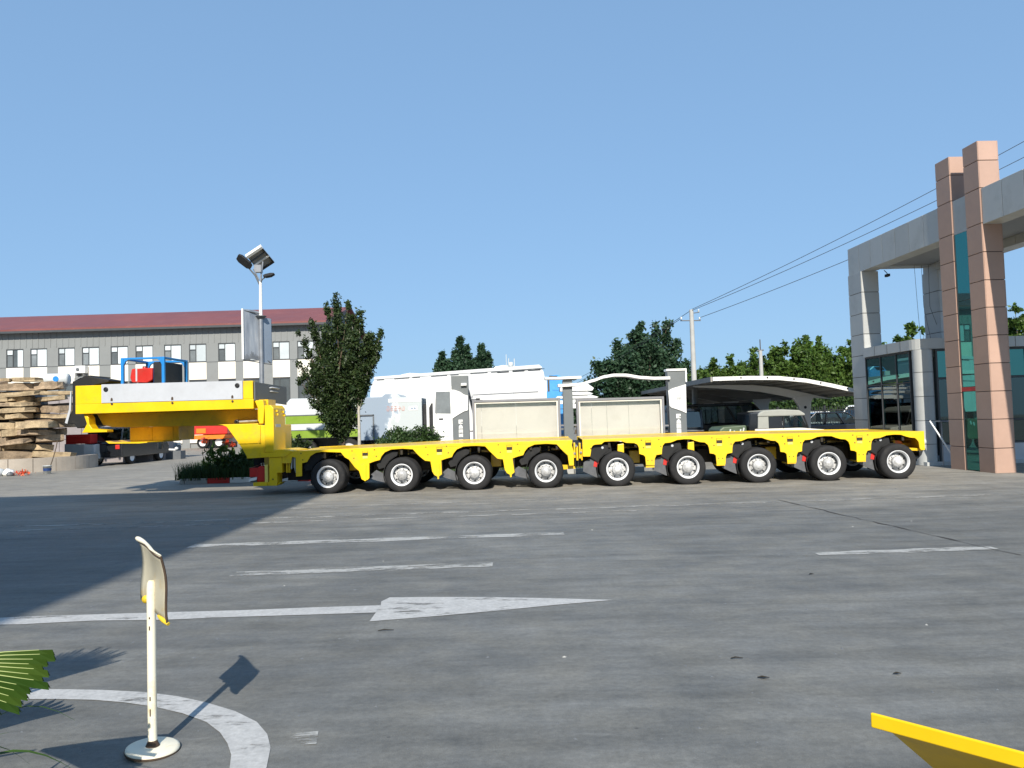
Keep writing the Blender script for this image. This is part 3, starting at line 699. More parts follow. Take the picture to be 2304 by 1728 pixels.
for c in FW + RW:
    if c > 0: wheel(c, -.05)
    wheel(c, .21 + .235, True); wheel(c, 2.55); wheel(c, 3.05, True)
# axles, arms, mudguards, reflectors
for i, c in enumerate(FW + RW):
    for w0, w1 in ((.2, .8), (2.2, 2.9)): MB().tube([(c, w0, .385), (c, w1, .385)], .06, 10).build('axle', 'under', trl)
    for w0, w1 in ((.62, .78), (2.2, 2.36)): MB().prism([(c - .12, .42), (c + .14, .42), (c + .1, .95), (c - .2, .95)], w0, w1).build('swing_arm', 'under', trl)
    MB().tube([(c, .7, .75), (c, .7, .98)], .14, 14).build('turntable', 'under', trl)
    if i > 3: plate = [(c - .56, .93), (c - .30, .935), (c - .12, .92), (c - .10, .78), (c - .28, .70), (c - .43, .55), (c - .5, .60), (c - .60, .66)]
    else: plate = [(c - .47, .80), (c - .36, .90), (c - .2, .93), (c - .1, .90), (c - .12, .82), (c - .3, .70), (c - .42, .55), (c - .55, .52), (c - .60, .62)]
    MB().prism(plate, .10, .13).build('wheel_bracket', 'matte_black', trl, bevel=.004, seg=1)
    mg = MB(); a0, a1 = (R(112), R(205)); n = 10; vs = []
    for k in range(n + 1):
        a = a0 + (a1 - a0) * k / n
        for rr, w in ((.44, .10), (.44, .62), (.452, .62), (.452, .10)): vs.append((c + rr * math.cos(a), w, .385 + rr * math.sin(a)))
    mg.add(vs, [(k * 4 + q, k * 4 + (q + 1) % 4, k * 4 + 4 + (q + 1) % 4, k * 4 + 4 + q) for k in range(n) for q in range(4)] + [(3, 2, 1, 0), (n * 4, n * 4 + 1, n * 4 + 2, n * 4 + 3)], False)
    mg.build('mudguard', 'matte_black', trl)
    if i > 3: fl = [(c - .685, .585), (c - .52, .65), (c - .40, .63), (c - .47, .40), (c - .44, .19), (c - .60, .26), (c - .765, .34), (c - .745, .54)]
    elif i > 0: fl = [(c - .62, .50), (c - .47, .42), (c - .40, .28), (c - .40, .20), (c - .60, .25), (c - .74, .30), (c - .70, .36), (c - .75, .40)]
    else: fl = None
    if fl: MB().prism(fl, .16, .172).build('mud_flap', 'flap', trl, bevel=.003, seg=1)
    if i > 3:
        MB().prism([(c - .462, .628), (c - .37, .640), (c - .40, .52), (c - .45, .428), (c - .525, .446), (c - .51, .54)], .148, .158).build('red_reflector', 'red', trl, bevel=.003, seg=1)
        b = MB(); b.prism([(c + .03, .93), (c + .165, .95), (c + .165, .745), (c + .02, .785)], .03, .2)
        if c < 8.5: b.build('hanger_bracket', 'yellow', trl, bevel=.006)
        MB().disc((c - .31, .095, .87), .028, n=14, th=.006).build('pivot_cap', 'panel_grey', trl)
    h = MB(); h.tube([(c + .14, .42, .86), (c + .34, .42, .855), (c + .341, .42, .855), (c + .50, .42, .85)], [.032, .032, .016, .016], 10); h.build('hydraulic_cylinder', 'brass', trl)
    MB().tube([(c - .12, .36, .79), (c - .12, .36, .93)], .026, 8).build('valve', 'brass', trl)
    MB().tube([(c + .08, .44, .82), (c + .08, .44, .92)], .03, 8).build('valve', 'brass', trl)
    MB().tube([(c - .3, .3, .92), (c - .2, .25, .80), (c, .3, .84), (c + .25, .34, .93), (c + .5, .34, .9)], .012, 6).build('hose', 'black', trl)
    MB().tube([(c - .2, .5, .95), (c + .1, .45, .78), (c + .45, .48, .92)], .012, 6).build('hose', 'black', trl)
    MB().box((c + .34, .6, .48), (c + .58, 1.0, .76)).build('valve_box', 'under' if i % 2 else 'yellow_old', trl, bevel=.01)
c = RW[-1]
MB().prism([(c + .115, .90), (c + .115, .75), (c + .15, .75), (c + .15, .895)], .42, .60).box((c + .115, .42, .735), (c + .36, .6, .752)).build('lamp_bracket', 'yellow', trl)
MB().prism([(c + .155, .755), (c + .345, .755), (c + .30, .81), (c + .23, .85), (c + .155, .86)], .44, .58).build('side_lamp', 'orange', trl, bevel=.008)
# rear coupling / bumper
MB().prism([(13.32, .56), (13.32, .48), (13.10, .50), (13.06, .47), (13.16, .41), (13.30, .42), (13.38, .50), (13.43, .62), (13.455, .75), (13.44, .88), (13.40, .93), (13.39, .86), (13.41, .75), (13.39, .65)], .25, 2.7).build('rear_bumper', 'black', trl, bevel=.01)
for w in (.2, 2.6): MB().lathe([(.001, .055), (.06, .05), (.075, .02), (.075, -.02), (.001, -.03)], 16, Matrix.Translation((13.40, w, .80)) @ Matrix.Rotation(R(90), 4, 'Y')).build('rear_lamp', 'greywhite', trl)
MB().box((13.30, .036, .655), (13.335, 2.96, 1.035)).build('end_plate', 'yellow', trl, bevel=.005)
MB().prism([(12.85, .63), (13.33, .60), (13.33, .655), (12.85, .69)], .10, 2.9).build('rear_cross_beam', 'yellow_old', trl)
# joint between the two modules
MB().box((5.56, .3, .45), (5.84, 2.7, .98)).build('coupling', 'matte_black', trl)
for u0, u1, z0, z1 in ((5.60, 5.64, .66, 1.0), (5.655, 5.70, .60, .92), (5.72, 5.76, .64, .99), (5.765, 5.795, .60, .85)):
    MB().box((u0, .02 + .02 * (u1 > 5.7), z0), (u1, .3, z1)).build('coupling_lug', 'yellow_old', trl, bevel=.006)
for u, z in ((5.66, .93), (5.76, .78), (5.615, .76)): MB().tube([(u, .0, z), (u, .3, z)], .027, 10).build('coupling_pin', 'steel', trl)
MB().prism([(5.35, .49), (5.60, .49), (5.64, .40), (5.2, .38), (5.22, .5)], .3, .9).build('coupling_shoe', 'yellow_old', trl)

# gooseneck
MB().box((-5.9, .0, 1.99), (-1.705, .35, 2.215)).build('neck_frame', 'yellow', trl, bevel=.008); MB().box((-5.898, .352, 1.992), (-2.5, 2.2, 2.214)).build('neck_frame', 'yellow', trl, bevel=.008)
MB().box((-5.9, .001, 2.2165), (-5.278, 2.2, 2.645)).build('neck_end_box', 'yellow', trl, bevel=.008)
MB().box((-1.945, .001, 2.2165), (-1.715, .16, 2.635)).build('neck_end_box', 'yellow', trl, bevel=.01)
pn = MB().prism([(-5.275, 2.66), (-5.275, 2.228), (-1.95, 2.218), (-1.95, 2.642)], -.012, .025).build('side_panel', 'panel_grey', trl, bevel=.003, seg=1)
pk = MB().prism([(-5.275, 2.63), (-5.275, 2.23), (-1.95, 2.22), (-1.95, 2.61)], 2.17, 2.2).build('side_panel', 'panel_grey', trl)
b = MB()
for u, z in ((-5.03, 2.30), (-3.60, 2.28), (-2.19, 2.275)):
    b.prism([(u - .025, z - .035), (u + .025, z - .035), (u + .025, z + .02), (u, z + .045), (u - .025, z + .02)], -.016, -.0121)
    b.disc((u, -.0125, z - .10), .026, n=14, th=.004)
b.build('slot', 'rust', pn, kind='stuff')
for u, z in ((-5.165, 2.54), (-2.07, 2.535)):
    b = MB(); b.lathe([(.035, .0), (.055, .002), (.055, .012), (.035, .012)], 18, Matrix.Translation((u, -.0125, z)) @ XFY); b.lathe([(.001, .004), (.034, .003)], 18, Matrix.Translation((u, -.0125, z)) @ XFY)
    b.disc((u + .005, -.018, z), .018, n=12, th=.004); b.build('lifting_ring', 'black', pn)
ep = MB(); ep.add([(-1.70, .03, 2.18), (-1.70, 2.2, 2.11), (-1.70, 2.2, 2.57), (-1.70, .03, 2.605), (-1.67, .03, 2.18), (-1.67, 2.2, 2.11), (-1.67, 2.2, 2.57), (-1.67, .03, 2.605)],
       [(0, 3, 2, 1), (4, 5, 6, 7), (0, 1, 5, 4), (1, 2, 6, 5), (2, 3, 7, 6), (3, 0, 4, 7)]); ep = ep.build('end_panel', 'dark_grey', trl)
b = MB(); b.tube([(-1.668, .95, 2.50), (-1.62, .98, 2.51), (-1.62, 1.5, 2.50), (-1.668, 1.53, 2.49)], .018, 6); b.tube([(-1.668, .98, 2.42), (-1.63, 1.0, 2.42), (-1.63, 1.45, 2.41), (-1.668, 1.47, 2.41)], .014, 6); b.build('grab_handle', 'panel_grey', ep)
MB().box((-5.27, .03, 2.217), (-1.72, 2.17, 2.24)).build('neck_floor', 'yellow_old', trl)
MB().prism([(-5.70, 1.988), (-5.55, 1.72), (-5.30, 1.66), (-2.55, 1.62), (-1.72, 1.62), (-1.72, 1.988)], .52, 1.75).build('neck_belly', 'yellow_old', trl, bevel=.03)
MB().prism([(-5.76, 1.985), (-5.70, 1.985), (-5.64, 1.90), (-5.62, 1.74), (-5.55, 1.64), (-5.2, 1.60), (-5.2, 1.55), (-5.80, 1.55), (-5.73, 1.66), (-5.68, 1.76), (-5.72, 1.88)], .08, .35).build('front_skirt', 'yellow', trl, bevel=.01)
MB().box((-5.16, 1.0, 1.30), (-3.94, 1.85, 1.645)).build('hitch_box', 'yellow_old', trl, bevel=.01)
for u in (-4.62, -4.1): MB().box((u, .985, 1.31), (u + .02, .999, 1.63)).build('hitch_rib', 'yellow_old', trl)
MB().prism([(-5.30, 1.345), (-5.22, 1.28), (-4.50, 1.262), (-4.30, 1.275), (-4.3, 1.297), (-5.16, 1.299)], .18, 1.9).build('hitch_plate', 'yellow', trl, bevel=.006)
MB().lathe([(.001, 1.10), (.06, 1.10), (.06, 1.27)], 16, Matrix.Translation((-4.45, 1.1, 0))).build('king_pin', 'steel', trl)
swan = [(-2.56, 1.65), (-2.46, 1.635), (-2.354, 1.585), (-2.22, 1.40), (-2.073, 1.187), (-1.98, 1.04), (-1.894, .885), (-1.902, .848), (-1.46, .86), (-1.46, 1.60), (-1.62, 1.61), (-1.62, 1.65)]
sw = MB().prism(swan, .04, 1.9).build('swan_neck', 'yellow', trl, bevel=.012)
MB().prism([(-2.09, 1.19), (-1.62, 1.195), (-1.62, 1.21), (-2.10, 1.206)], .02, .039).build('neck_rib', 'yellow', sw)
MB().box((-1.60, .005, 1.20), (-1.56, .039, 1.60)).build('neck_rib', 'yellow', sw, bevel=.004)
MB().prism([(-1.62, 1.99), (-1.60, 1.64), (-1.50, 1.64), (-1.47, 2.0), (-1.5, 2.18), (-1.70, 2.18)], .05, .5).build('neck_gusset', 'yellow', trl, bevel=.01)
MB().box((-1.70, .25, 1.70), (-1.45, .75, 2.20)).build('neck_web', 'yellow_old', trl)
cyl = MB(); cyl.tube([(-2.21, .38, 1.70), (-1.9, .38, 1.705), (-1.75, .38, 1.71)], .035, 12); cyl.build('locking_cylinder', 'steel', trl)
MB().lathe([(.02, -.05), (.055, -.05), (.055, .05), (.02, .05)], 16, Matrix.Translation((-2.24, .38, 1.70)) @ XFY).build('cylinder_eye', 'black', trl)
MB().prism([(-6.42, 2.80), (-6.27, 2.83), (-6.14, 2.92), (-5.99, 2.93), (-5.97, 2.90), (-5.52, 2.81), (-5.52, 2.76), (-5.88, 2.70), (-5.905, 2.6), (-5.905, 1.72), (-6.31, 1.66), (-6.37, 1.76), (-6.51, 1.78), (-6.55, 1.86), (-6.43, 2.1), (-6.42, 2.45)], .72, 1.5).build('front_hood', 'matte_black', trl, bevel=.02)
MB().prism([(-6.59, 1.80), (-6.53, 1.78), (-6.44, 2.10), (-6.425, 2.55), (-6.45, 2.56), (-6.49, 2.12)], .69, .718).build('hood_edge', 'panel_grey', trl)
MB().prism([(-6.54, 2.90), (-6.37, 2.93), (-6.14, 2.95), (-6.15, 2.925), (-6.39, 2.90), (-6.51, 2.84), (-6.53, 2.5), (-6.55, 2.5)], 1.0, 1.9).build('hood_visor', 'wall_grey', trl)
# upright column at the foot of the neck
col = MB().prism([(-1.44, .977), (-1.235, .977), (-1.235, 1.985), (-1.30, 2.06), (-1.44, 2.06)], -.02, .78).build('column', 'yellow', trl, bevel=.012)
MB().box((-1.2348, .12, 1.55), (-1.231, .45, 1.62)).build('label_plate', 'panel_grey', col)
b = MB()
for w, z in ((.15, 1.9), (.2, 1.82), (.6, 1.88), (.66, 1.80)): b.box((-1.2348, w, z), (-1.20, w + .07, z + .05))
b.build('bracket', 'yellow', col, bevel=.008)
MB().prism([(-1.56, .975), (-1.56, .865), (-.98, .865), (-.80, .99), (-.88, 1.01), (-1.05, 1.035), (-1.235, 1.03), (-1.235, .976)], -.02, 1.2).build('column_base', 'yellow', trl, bevel=.008)
leg = MB().prism([(-1.364, .862), (-1.364, .31), (-1.40, .305), (-1.40, .215), (-1.19, .212), (-1.18, .30), (-1.182, .505), (-1.07, .505), (-1.065, .862)], .0, .35).build('support_leg', 'yellow', trl, bevel=.008)
b = MB(); b.add([(-1.30, -.002, .345), (-1.26, -.002, .345), (-1.275, -.002, .40)], [(0, 1, 2)]); b.build('emblem', 'black', leg)
MB().box((-1.735, -.02, .215), (-1.405, .6, .30)).build('foot_shelf', 'yellow', trl, bevel=.008)
MB().prism([(-1.19, .22), (-1.12, .29), (-1.08, .295), (-1.15, .235)], 0, .3).build('foot_lip', 'yellow', trl)
MB().box((-1.475, .02, .301), (-1.405, .3, .70)).build('support_plate', 'yellow_pale', trl, bevel=.004)
MB().box((-1.58, .30, .70), (-1.44, .33, .862)).build('support_plate', 'yellow_pale', trl)
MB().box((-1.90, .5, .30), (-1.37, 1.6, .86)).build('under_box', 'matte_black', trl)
for u0, u1 in ((-.985, -.955), (-.93, -.905)): MB().box((u0, .05, .50), (u1, .15, .86)).build('guard_bar', 'yellow_old', trl)
MB().tube([(-.80, .1, .86), (-.79, .08, .62), (-.8, .2, .5)], .03, 8).build('air_hose', 'greywhite', trl); MB().tube([(-.87, .12, .85), (-.88, .1, .58)], .018, 8).build('air_hose', 'greywhite', trl)
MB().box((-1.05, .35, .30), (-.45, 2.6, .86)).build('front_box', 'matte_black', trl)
tp = Matrix.Translation((-4.25, 17.80, 0)) @ Matrix.Rotation(TR, 4, 'Z')
def on_trailer(u, w, z): return tuple(tp @ Vector((u, w, z)))
tb = thing('tool_case', 'red metal case with white paper on the foot of the yellow neck', 'case', on_trailer(-1.72, .10, .42), TR)
MB().box((-.14, 0, 0), (.035, .28, .21)).build('body', 'red', tb, bevel=.012)
MB().add([(-.14, -.02, .215), (.08, -.02, .27), (.10, .25, .275), (-.12, .25, .22)], [(0, 1, 2, 3)]).build('paper', 'cream', tb)
MB().add([(-.16, -.03, -.10), (.03, -.03, -.07), (.03, .02, .0), (-.14, .02, -.03)], [(0, 1, 2, 3)]).build('paper', 'cream', tb)
MB().box((-.13, .02, -.12), (.02, .25, -.002)).build('stand', 'dark_grey', tb)
jc = thing('fuel_can', 'red fuel can standing on the yellow foot shelf', 'fuel can', on_trailer(-1.59, .10, .301), TR)
MB().prism([(-.10, 0), (.10, 0), (.095, .30), (.04, .365), (-.03, .365), (-.095, .32)], 0, .22).build('body', 'red', jc, bevel=.018)
MB().tube([(-.02, .11, .36), (-.035, .11, .42), (.03, .11, .43), (.04, .11, .36)], .012, 6).build('handle', 'cream', jc)

# power pack sitting in the gooseneck tray
pp = thing('power_pack', 'blue framed hydraulic power pack with red tank on the gooseneck', 'power pack', on_trailer(-5.24, .75, 2.2401), TR)
pw, pd, ph = 1.08, 1.25, 1.09
b = MB(); s = .07
for x in (0, pw - s):
    for y in (0, pd - s): b.box((x, y, 0), (x + s, y + s, ph))
for y in (0, pd - s): b.box((s, y + .003, ph - s * .7), (pw - s, y + s - .003, ph)); b.box((s, y + .003, 0), (pw - s, y + s - .003, s))
for x in (0, pw - s): b.box((x + .003, s, ph - s * .7), (x + s - .003, pd - s, ph)); b.box((x + .003, s, 0), (x + s - .003, pd - s, s))
for x0, sg in ((s, 1), (pw - s, -1)):
    for y in (0, pd - s): b.prism([(x0, ph - .045), (x0 + sg * .13, ph - .045), (x0 + sg * .05, ph - .09), (x0, ph - .19)], y + .004, y + s - .004)
b.build('frame', 'blue', pp, bevel=.008)
MB().prism([(.16, .62), (.20, .50), (.60, .48), (.72, .54), (.73, .84), (.20, .83)], .12, .75).build('fuel_tank', 'red', pp, bevel=.03)
MB().box((.31, .112, .52), (.35, .119, .84)).build('strap', 'panel_grey', pp)
MB().lathe([(.001, .05), (.06, .05), (.06, 0)], 14, Matrix.Translation((.45, .3, .841))).build('cap', 'red', pp)
MB().box((.14, .12, .08), (.72, .9, .46)).build('battery_box', 'black', pp, bevel=.02)
MB().box((.76, .10, .08), (1.0, 1.12, .98)).build('engine', 'black', pp, bevel=.02)
MB().box((.735, .15, .2), (.755, .9, .93)).build('radiator', 'navy', pp)
b = MB(); b.tube([(.55, .85, .5), (.55, .8, .95), (.68, .75, .99)], .03, 8); b.build('exhaust_pipe', 'steel', pp)

# ---------------------------------------------------------------- planting bed with kerb behind the trailer neck
t = thing('planting_bed', 'kerbed planting bed of soil running behind the yellow trailer', 'planting bed', (0, 0, 0))
P0, P1 = Vector((-9.35, 22.1)), Vector((3.6, 21.6))
dirn = (P1 - P0).normalized(); nrm = Vector((-dirn.y, dirn.x)); L = (P1 - P0).length
n = int(L / .62); red_i = 0
for k in range(n):
    a = P0 + dirn * (k * L / n + .008); ang = math.atan2(dirn.y, dirn.x)
    MB().box((0, 0, 0), (L / n - .016, .14, .15)).build('kerb_stone', ['concrete', 'red', 'white'][0 if (k < 1 or k > 7) else (1 if k % 2 else 2)], t, (a.x, a.y, 0), ang, bevel=.012)
for k in range(6):
    MB().box((0, 0, 0), (.13, .60, .15)).build('kerb_stone', 'concrete', t, (P0.x - .15, P0.y + .02 + k * .62, 0), 0, bevel=.012)
MB().add([(P0.x, P0.y + .1, .10), (P1.x, P1.y + .1, .10), (P1.x, P1.y + 3.6, .12), (P0.x, P0.y + 3.6, .12)], [(0, 1, 2, 3)]).build('soil', 'bark', t)
g = np.random.default_rng(11)
def blades(name, XY, h, m, seed, parent=None, kind=None, w=.012):
    r = np.random.default_rng(seed); XY = np.asarray(XY); n = len(XY); a = r.uniform(0, 6.28, n); hh = h * r.uniform(.5, 1.2, n)
    dx = np.cos(a); dy = np.sin(a); ln = hh * r.uniform(.1, .6, n); z0 = .1
    base = np.stack([XY[:, 0], XY[:, 1], np.full(n, z0)], 1); side = np.stack([-dy, dx, 0 * dx], 1) * w
    mid = base + np.stack([dx * ln * .4, dy * ln * .4, hh * .6], 1); tip = base + np.stack([dx * ln, dy * ln, hh], 1)
    V = np.stack([base - side, base + side, mid + side * .7, mid - side * .7, tip], 1).reshape(-1, 3)
    F = []
    for i in range(n):
        b0 = i * 5; F += [(b0, b0 + 1, b0 + 2, b0 + 3), (b0 + 3, b0 + 2, b0 + 4)]
    me = bpy.data.meshes.new(name); me.from_pydata(V.tolist(), [], F); me.materials.append(M[m])
    o = bpy.data.objects.new(name, me); link(o, parent)
    if kind: o['kind'] = kind
    return o
xs = g.uniform(-9.7, -6.2, 6500) ; ys = 22.02 + g.uniform(0, 2.4, 6500) + np.maximum(0, -9.3 - xs) * .5
blades('grass', np.stack([xs, ys], 1), .46, 'grass', 4, kind='stuff', w=.009)
xs = g.uniform(-6.2, 3.4, 1800); ys = 21.9 + g.uniform(0, 2.6, 1800)
blades('grass', np.stack([xs, ys], 1), .25, 'grass', 5, kind='stuff', w=.012)

def bush(name, label, c, rx, ry, h, m, n, leaf, seed, cat='shrub', spikes=14, group=None):
    r = np.random.default_rng(seed); t = thing(name, label, cat, c, 0, group)
    pts = []
    tr = MB()
    for k in range(spikes):
        a = r.uniform(0, 6.28); q = r.uniform(.1, 1) ** .6
        x, y = rx * q * math.cos(a), ry * q * math.sin(a); z = h * (1 - .55 * q * q) * r.uniform(.8, 1.05)
        tr.tube([(x * .1, y * .1, 0), (x * .6, y * .6, z * .5), (x, y, z * .95)], [.02, .012, .004], 5, False)
        m_ = int(n / spikes); s = r.normal(size=(m_, 3)) * np.array([rx * .24, ry * .24, h * .16])
        tt = r.uniform(.35, 1.0, m_)[:, None]; ax = np.array([[x * .4, y * .4, z * .2]]) * (1 - tt) + np.array([[x, y, z]]) * tt
        pts.append(ax + s * (1.25 - tt))
    tr.build('stem', 'bark', t); P = np.concatenate(pts); P[:, 2] = np.maximum(P[:, 2], .03)
    leaves('foliage', P, m, t, leaf, seed=seed)
    return t
bush('round_shrub', 'broad rounded green shrub in front of the grey truck body', (-3.15, 23.2, .1), 1.25, .9, 1.42, 'leaf_mid', 15000, .042, 21, spikes=30)
bush('round_shrub', 'dark low shrub between the yellow column and the main tree', (-6.55, 23.0, .1), .75, .7, 1.22, 'leaf_dark', 8000, .045, 22, spikes=18)
bush('flowering_shrub', 'leafy shrub with red flowers under the yellow trailer neck', (-8.05, 22.7, .1), .62, .55, .95, 'grass', 6500, .045, 23, spikes=14)
bush('small_shrub', 'small dark shrub at the grassy end of the bed', (-7.75, 23.3, .1), .5, .5, .75, 'leaf_dark', 2600, .045, 24, spikes=9)
bush('small_shrub', 'low pale shrub in front of the green striped truck', (-5.6, 24.2, .1), .8, .6, .62, 'leaf_mid', 3200, .045, 25, spikes=12)
fl = thing('canna_flower', 'red and orange canna flowers above the grass by the trailer neck', 'flower', (-8.45, 22.45, .1))
fr_ = np.random.default_rng(31); pts = []
st = MB()
for k in range(7):
    x, y, z = fr_.uniform(-.45, .35), fr_.uniform(-.25, .3), fr_.uniform(.85, 1.15)
    st.tube([(x * .6, y * .6, 0), (x, y, z)], [.012, .006], 5, False)
    if k < 4: pts.append(np.array([[x, y, z]]) + fr_.normal(size=(16, 3)) * .04)
st.build('stem', 'leaf_mid', fl); leaves('bloom', np.concatenate(pts), 'flower', fl, .055, .7, seed=5, kind='stuff')
P = np.concatenate([np.array([[fr_.uniform(-.4, .3), fr_.uniform(-.2, .2), fr_.uniform(.3, .9)]]) + fr_.normal(size=(4, 3)) * .04 for _ in range(40)])
leaves('leaf', P, 'leaf_bright', fl, .13, .35, seed=8, kind='stuff', up=.6)

# ---------------------------------------------------------------- trees
tree('bushy_tree', 'dense dark green upright tree growing behind the front wheels', (-5.5, 24.9, .1), (.05, 0, 1.0),
     [(-.10, .1, 5.68, .30), (-.42, .1, 5.35, .26), (.32, -.1, 5.45, .2), (-.84, .1, 4.62, .34), (-1.08, -.2, 4.2, .30), (-1.42, .2, 3.55, .30), (-1.25, -.2, 4.45, .22), (-1.4, .1, 3.0, .3), (-.95, .1, 4.95, .2), (-1.05, .3, 2.9, .36), (.10, .4, 4.7, .5), (-.35, -.4, 4.5, .52),
      (-.55, .5, 4.1, .5), (.42, .3, 3.6, .45), (-.2, -.6, 3.5, .55), (.35, -.4, 2.9, .42), (-.7, -.5, 3.2, .48), (-.6, .6, 2.5, .45), (.1, .7, 3.2, .5), (.3, .1, 2.2, .35), (.0, -.3, 5.0, .35)],
     'leaf_dark', 'bark', 38000, .045, 41, trunk_r=.09, start=.05, peak=.34)
tree('slim_tree', 'slim open tree with a pale limewashed trunk beside the dense tree', (-4.83, 24.2, .1), (.04, 0, 2.0),
     [(.12, .1, 5.0, .26), (.50, 0, 4.55, .22), (.78, .1, 4.35, .20), (.75, -.1, 3.85, .16), (-.24, .1, 4.5, .26), (-.05, -.2, 4.25, .34), (.32, .2, 4.1, .30), (.42, -.2, 3.3, .20), (.26, .2, 2.8, .20), (-.2, .2, 3.3, .28), (.05, .0, 3.4, .3), (.62, .15, 4.1, .2), (-.12, 0, 4.85, .2)],
     'leaf_dark', 'bark_pale', 13000, .05, 42, trunk_r=.05, start=.12, peak=.62)
tree('big_tree', 'big dark green tree behind the curved white top of the notice board', (6.7, 40, 0), (0, 0, 1.2),
     [(-2.35, 0, 4.3, .8), (-1.2, .3, 5.35, .7), (-.35, 0, 6.15, .65), (.1, .5, 6.35, .55), (.75, -.3, 6.15, .6), (1.45, 0, 6.30, .6), (1.9, .2, 5.3, .7), (2.35, 0, 4.2, .8), (-1.8, -.6, 4.4, .8), (-2.75, .2, 3.4, .7), (.4, -1, 5.3, 1.0), (-.8, -1, 4.6, 1.0),
      (1.5, -1, 4.2, 1.0), (-1.9, -1, 3.2, 1.0), (.2, -1.3, 3.6, 1.1), (1.9, -.9, 3.0, .9), (-.6, 1, 5.0, 1.0), (2.6, .3, 3.2, .7), (-1.1, -.2, 3.2, 1.0)],
     'leaf_far', 'bark', 52000, .10, 43, trunk_r=.2, start=.02, peak=.55)
for i, (x, z, w, lab) in enumerate([(-5.35, 6.7, .8, 'smaller bluish green tree, left of three behind the white semi-trailer roof'), (-3.9, 7.8, .95, 'tallest bluish green tree peeping over the white semi-trailer roof'), (-2.3, 7.2, .9, 'bluish green tree above the right half of the white semi-trailer')]):
    tree('far_tree', lab, (x, 60, 0), (0, 0, 2.5), [(0, 0, z, w * .8), (-.5 * w, 0, z - .9, w * .7), (.55 * w, .2, z - .6, w * .7), (-.9 * w, 0, z - 1.9, w * .8), (.9 * w, 0, z - 1.8, w * .8), (0, -.5, z - 1.5, w), (.2, .6, z - 1.3, w)],
         'leaf_far', 'bark', 16000, .13, 50 + i, 'trees over the white semi-trailer', trunk_r=.15, start=.1, peak=.5)
row = [(12.6, 4.7, 'low far tree just right of the concrete utility pole'), (14.2, 5.3, 'first rounded tree left of the short pole behind the carport'), (15.9, 5.6, 'tree directly left of the short pole over the carport roof'), (17.6, 6.1, 'tree directly right of the short pole over the carport roof'),
       (19.3, 6.35, 'second leafy tree right of the short pole'), (20.9, 6.85, 'tall leafy tree in the middle between short pole and gate'), (22.5, 6.65, 'leafy tree a little left of the pale gate pillar'), (24.0, 6.4, 'leafy tree touching the pale gate pillar from behind'), (25.7, 6.2, 'leafy tree seen through the gate opening above the guardhouse')]
for i, (x, z, lab) in enumerate(row):
    r = random.Random(70 + i); pl = []
    for k in range(19):
        a = r.uniform(0, 6.28); q = r.uniform(.2, 1.0); pl.append((1.4 * q * math.cos(a), 1.1 * q * math.sin(a), z * r.uniform(.5, .9) * (1.04 - .18 * q) + z * .08, r.uniform(.7, .95)))
    pl.append((r.uniform(-.3, .3), 0, z, .6))
    tree('broadleaf_tree', lab, (x, 55 + r.uniform(-1, 1), 0), (0, 0, 1.2), pl, 'leaf_bright', 'bark', 17000, .135, 80 + i, 'row of trees behind the carport', trunk_r=.14, start=.02, peak=.6)
for i, (x, y, z, lab) in enumerate([(19.6, 38, 5.6, 'sunlit tree rising over the guardhouse roof inside the gate'), (27.4, 42, 7.0, 'sunlit tree at the edge right of the pink pillars')]):
    r = random.Random(170 + i); pl = [(r.uniform(-1, 1), r.uniform(-1, 1), z * r.uniform(.6, .92), r.uniform(.5, .8)) for k in range(13)] + [(0, 0, z, .5), (.7, 0, z * .95, .5)]
    tree('broadleaf_tree', lab, (x, y, 0), (0, 0, 1.2), pl, 'leaf_bright', 'bark', 7000, .13, 180 + i, trunk_r=.14, start=.02, peak=.6)
for i, (x, z, lab) in enumerate([(4.15, 4.6, 'tiny far pointed tree right of the blue truck cab'), (5.6, 4.4, 'tiny far tree over the white ledge of the middle notice board post'), (6.6, 4.9, 'far tree between the white ledge and the big dark tree')]):
    r = random.Random(270 + i); pl = [(0, 0, z, .5)] + [(r.uniform(-1, 1), r.uniform(-.6, .6), z * r.uniform(.6, .85), .6) for k in range(7)]
    tree('far_tree', lab, (x, 70, 0), (0, 0, 1), pl, 'leaf_far', 'bark', 2600, .14, 280 + i, trunk_r=.1, start=.02)
# far belt of trees that closes the horizon
g = np.random.default_rng(99); n = 30000; X = g.uniform(-45, 95, n); top = 3.6 + 1.0 * np.sin(X * .9) * np.sin(X * .37 + 1) + .6 * np.sin(X * 2.1)
P = np.stack([X, 95 + g.uniform(-2.5, 2.5, n), top * g.uniform(0, 1, n) ** .7], 1)
leaves('far_woods', P, 'leaf_far', None, .34, seed=98, kind='stuff')

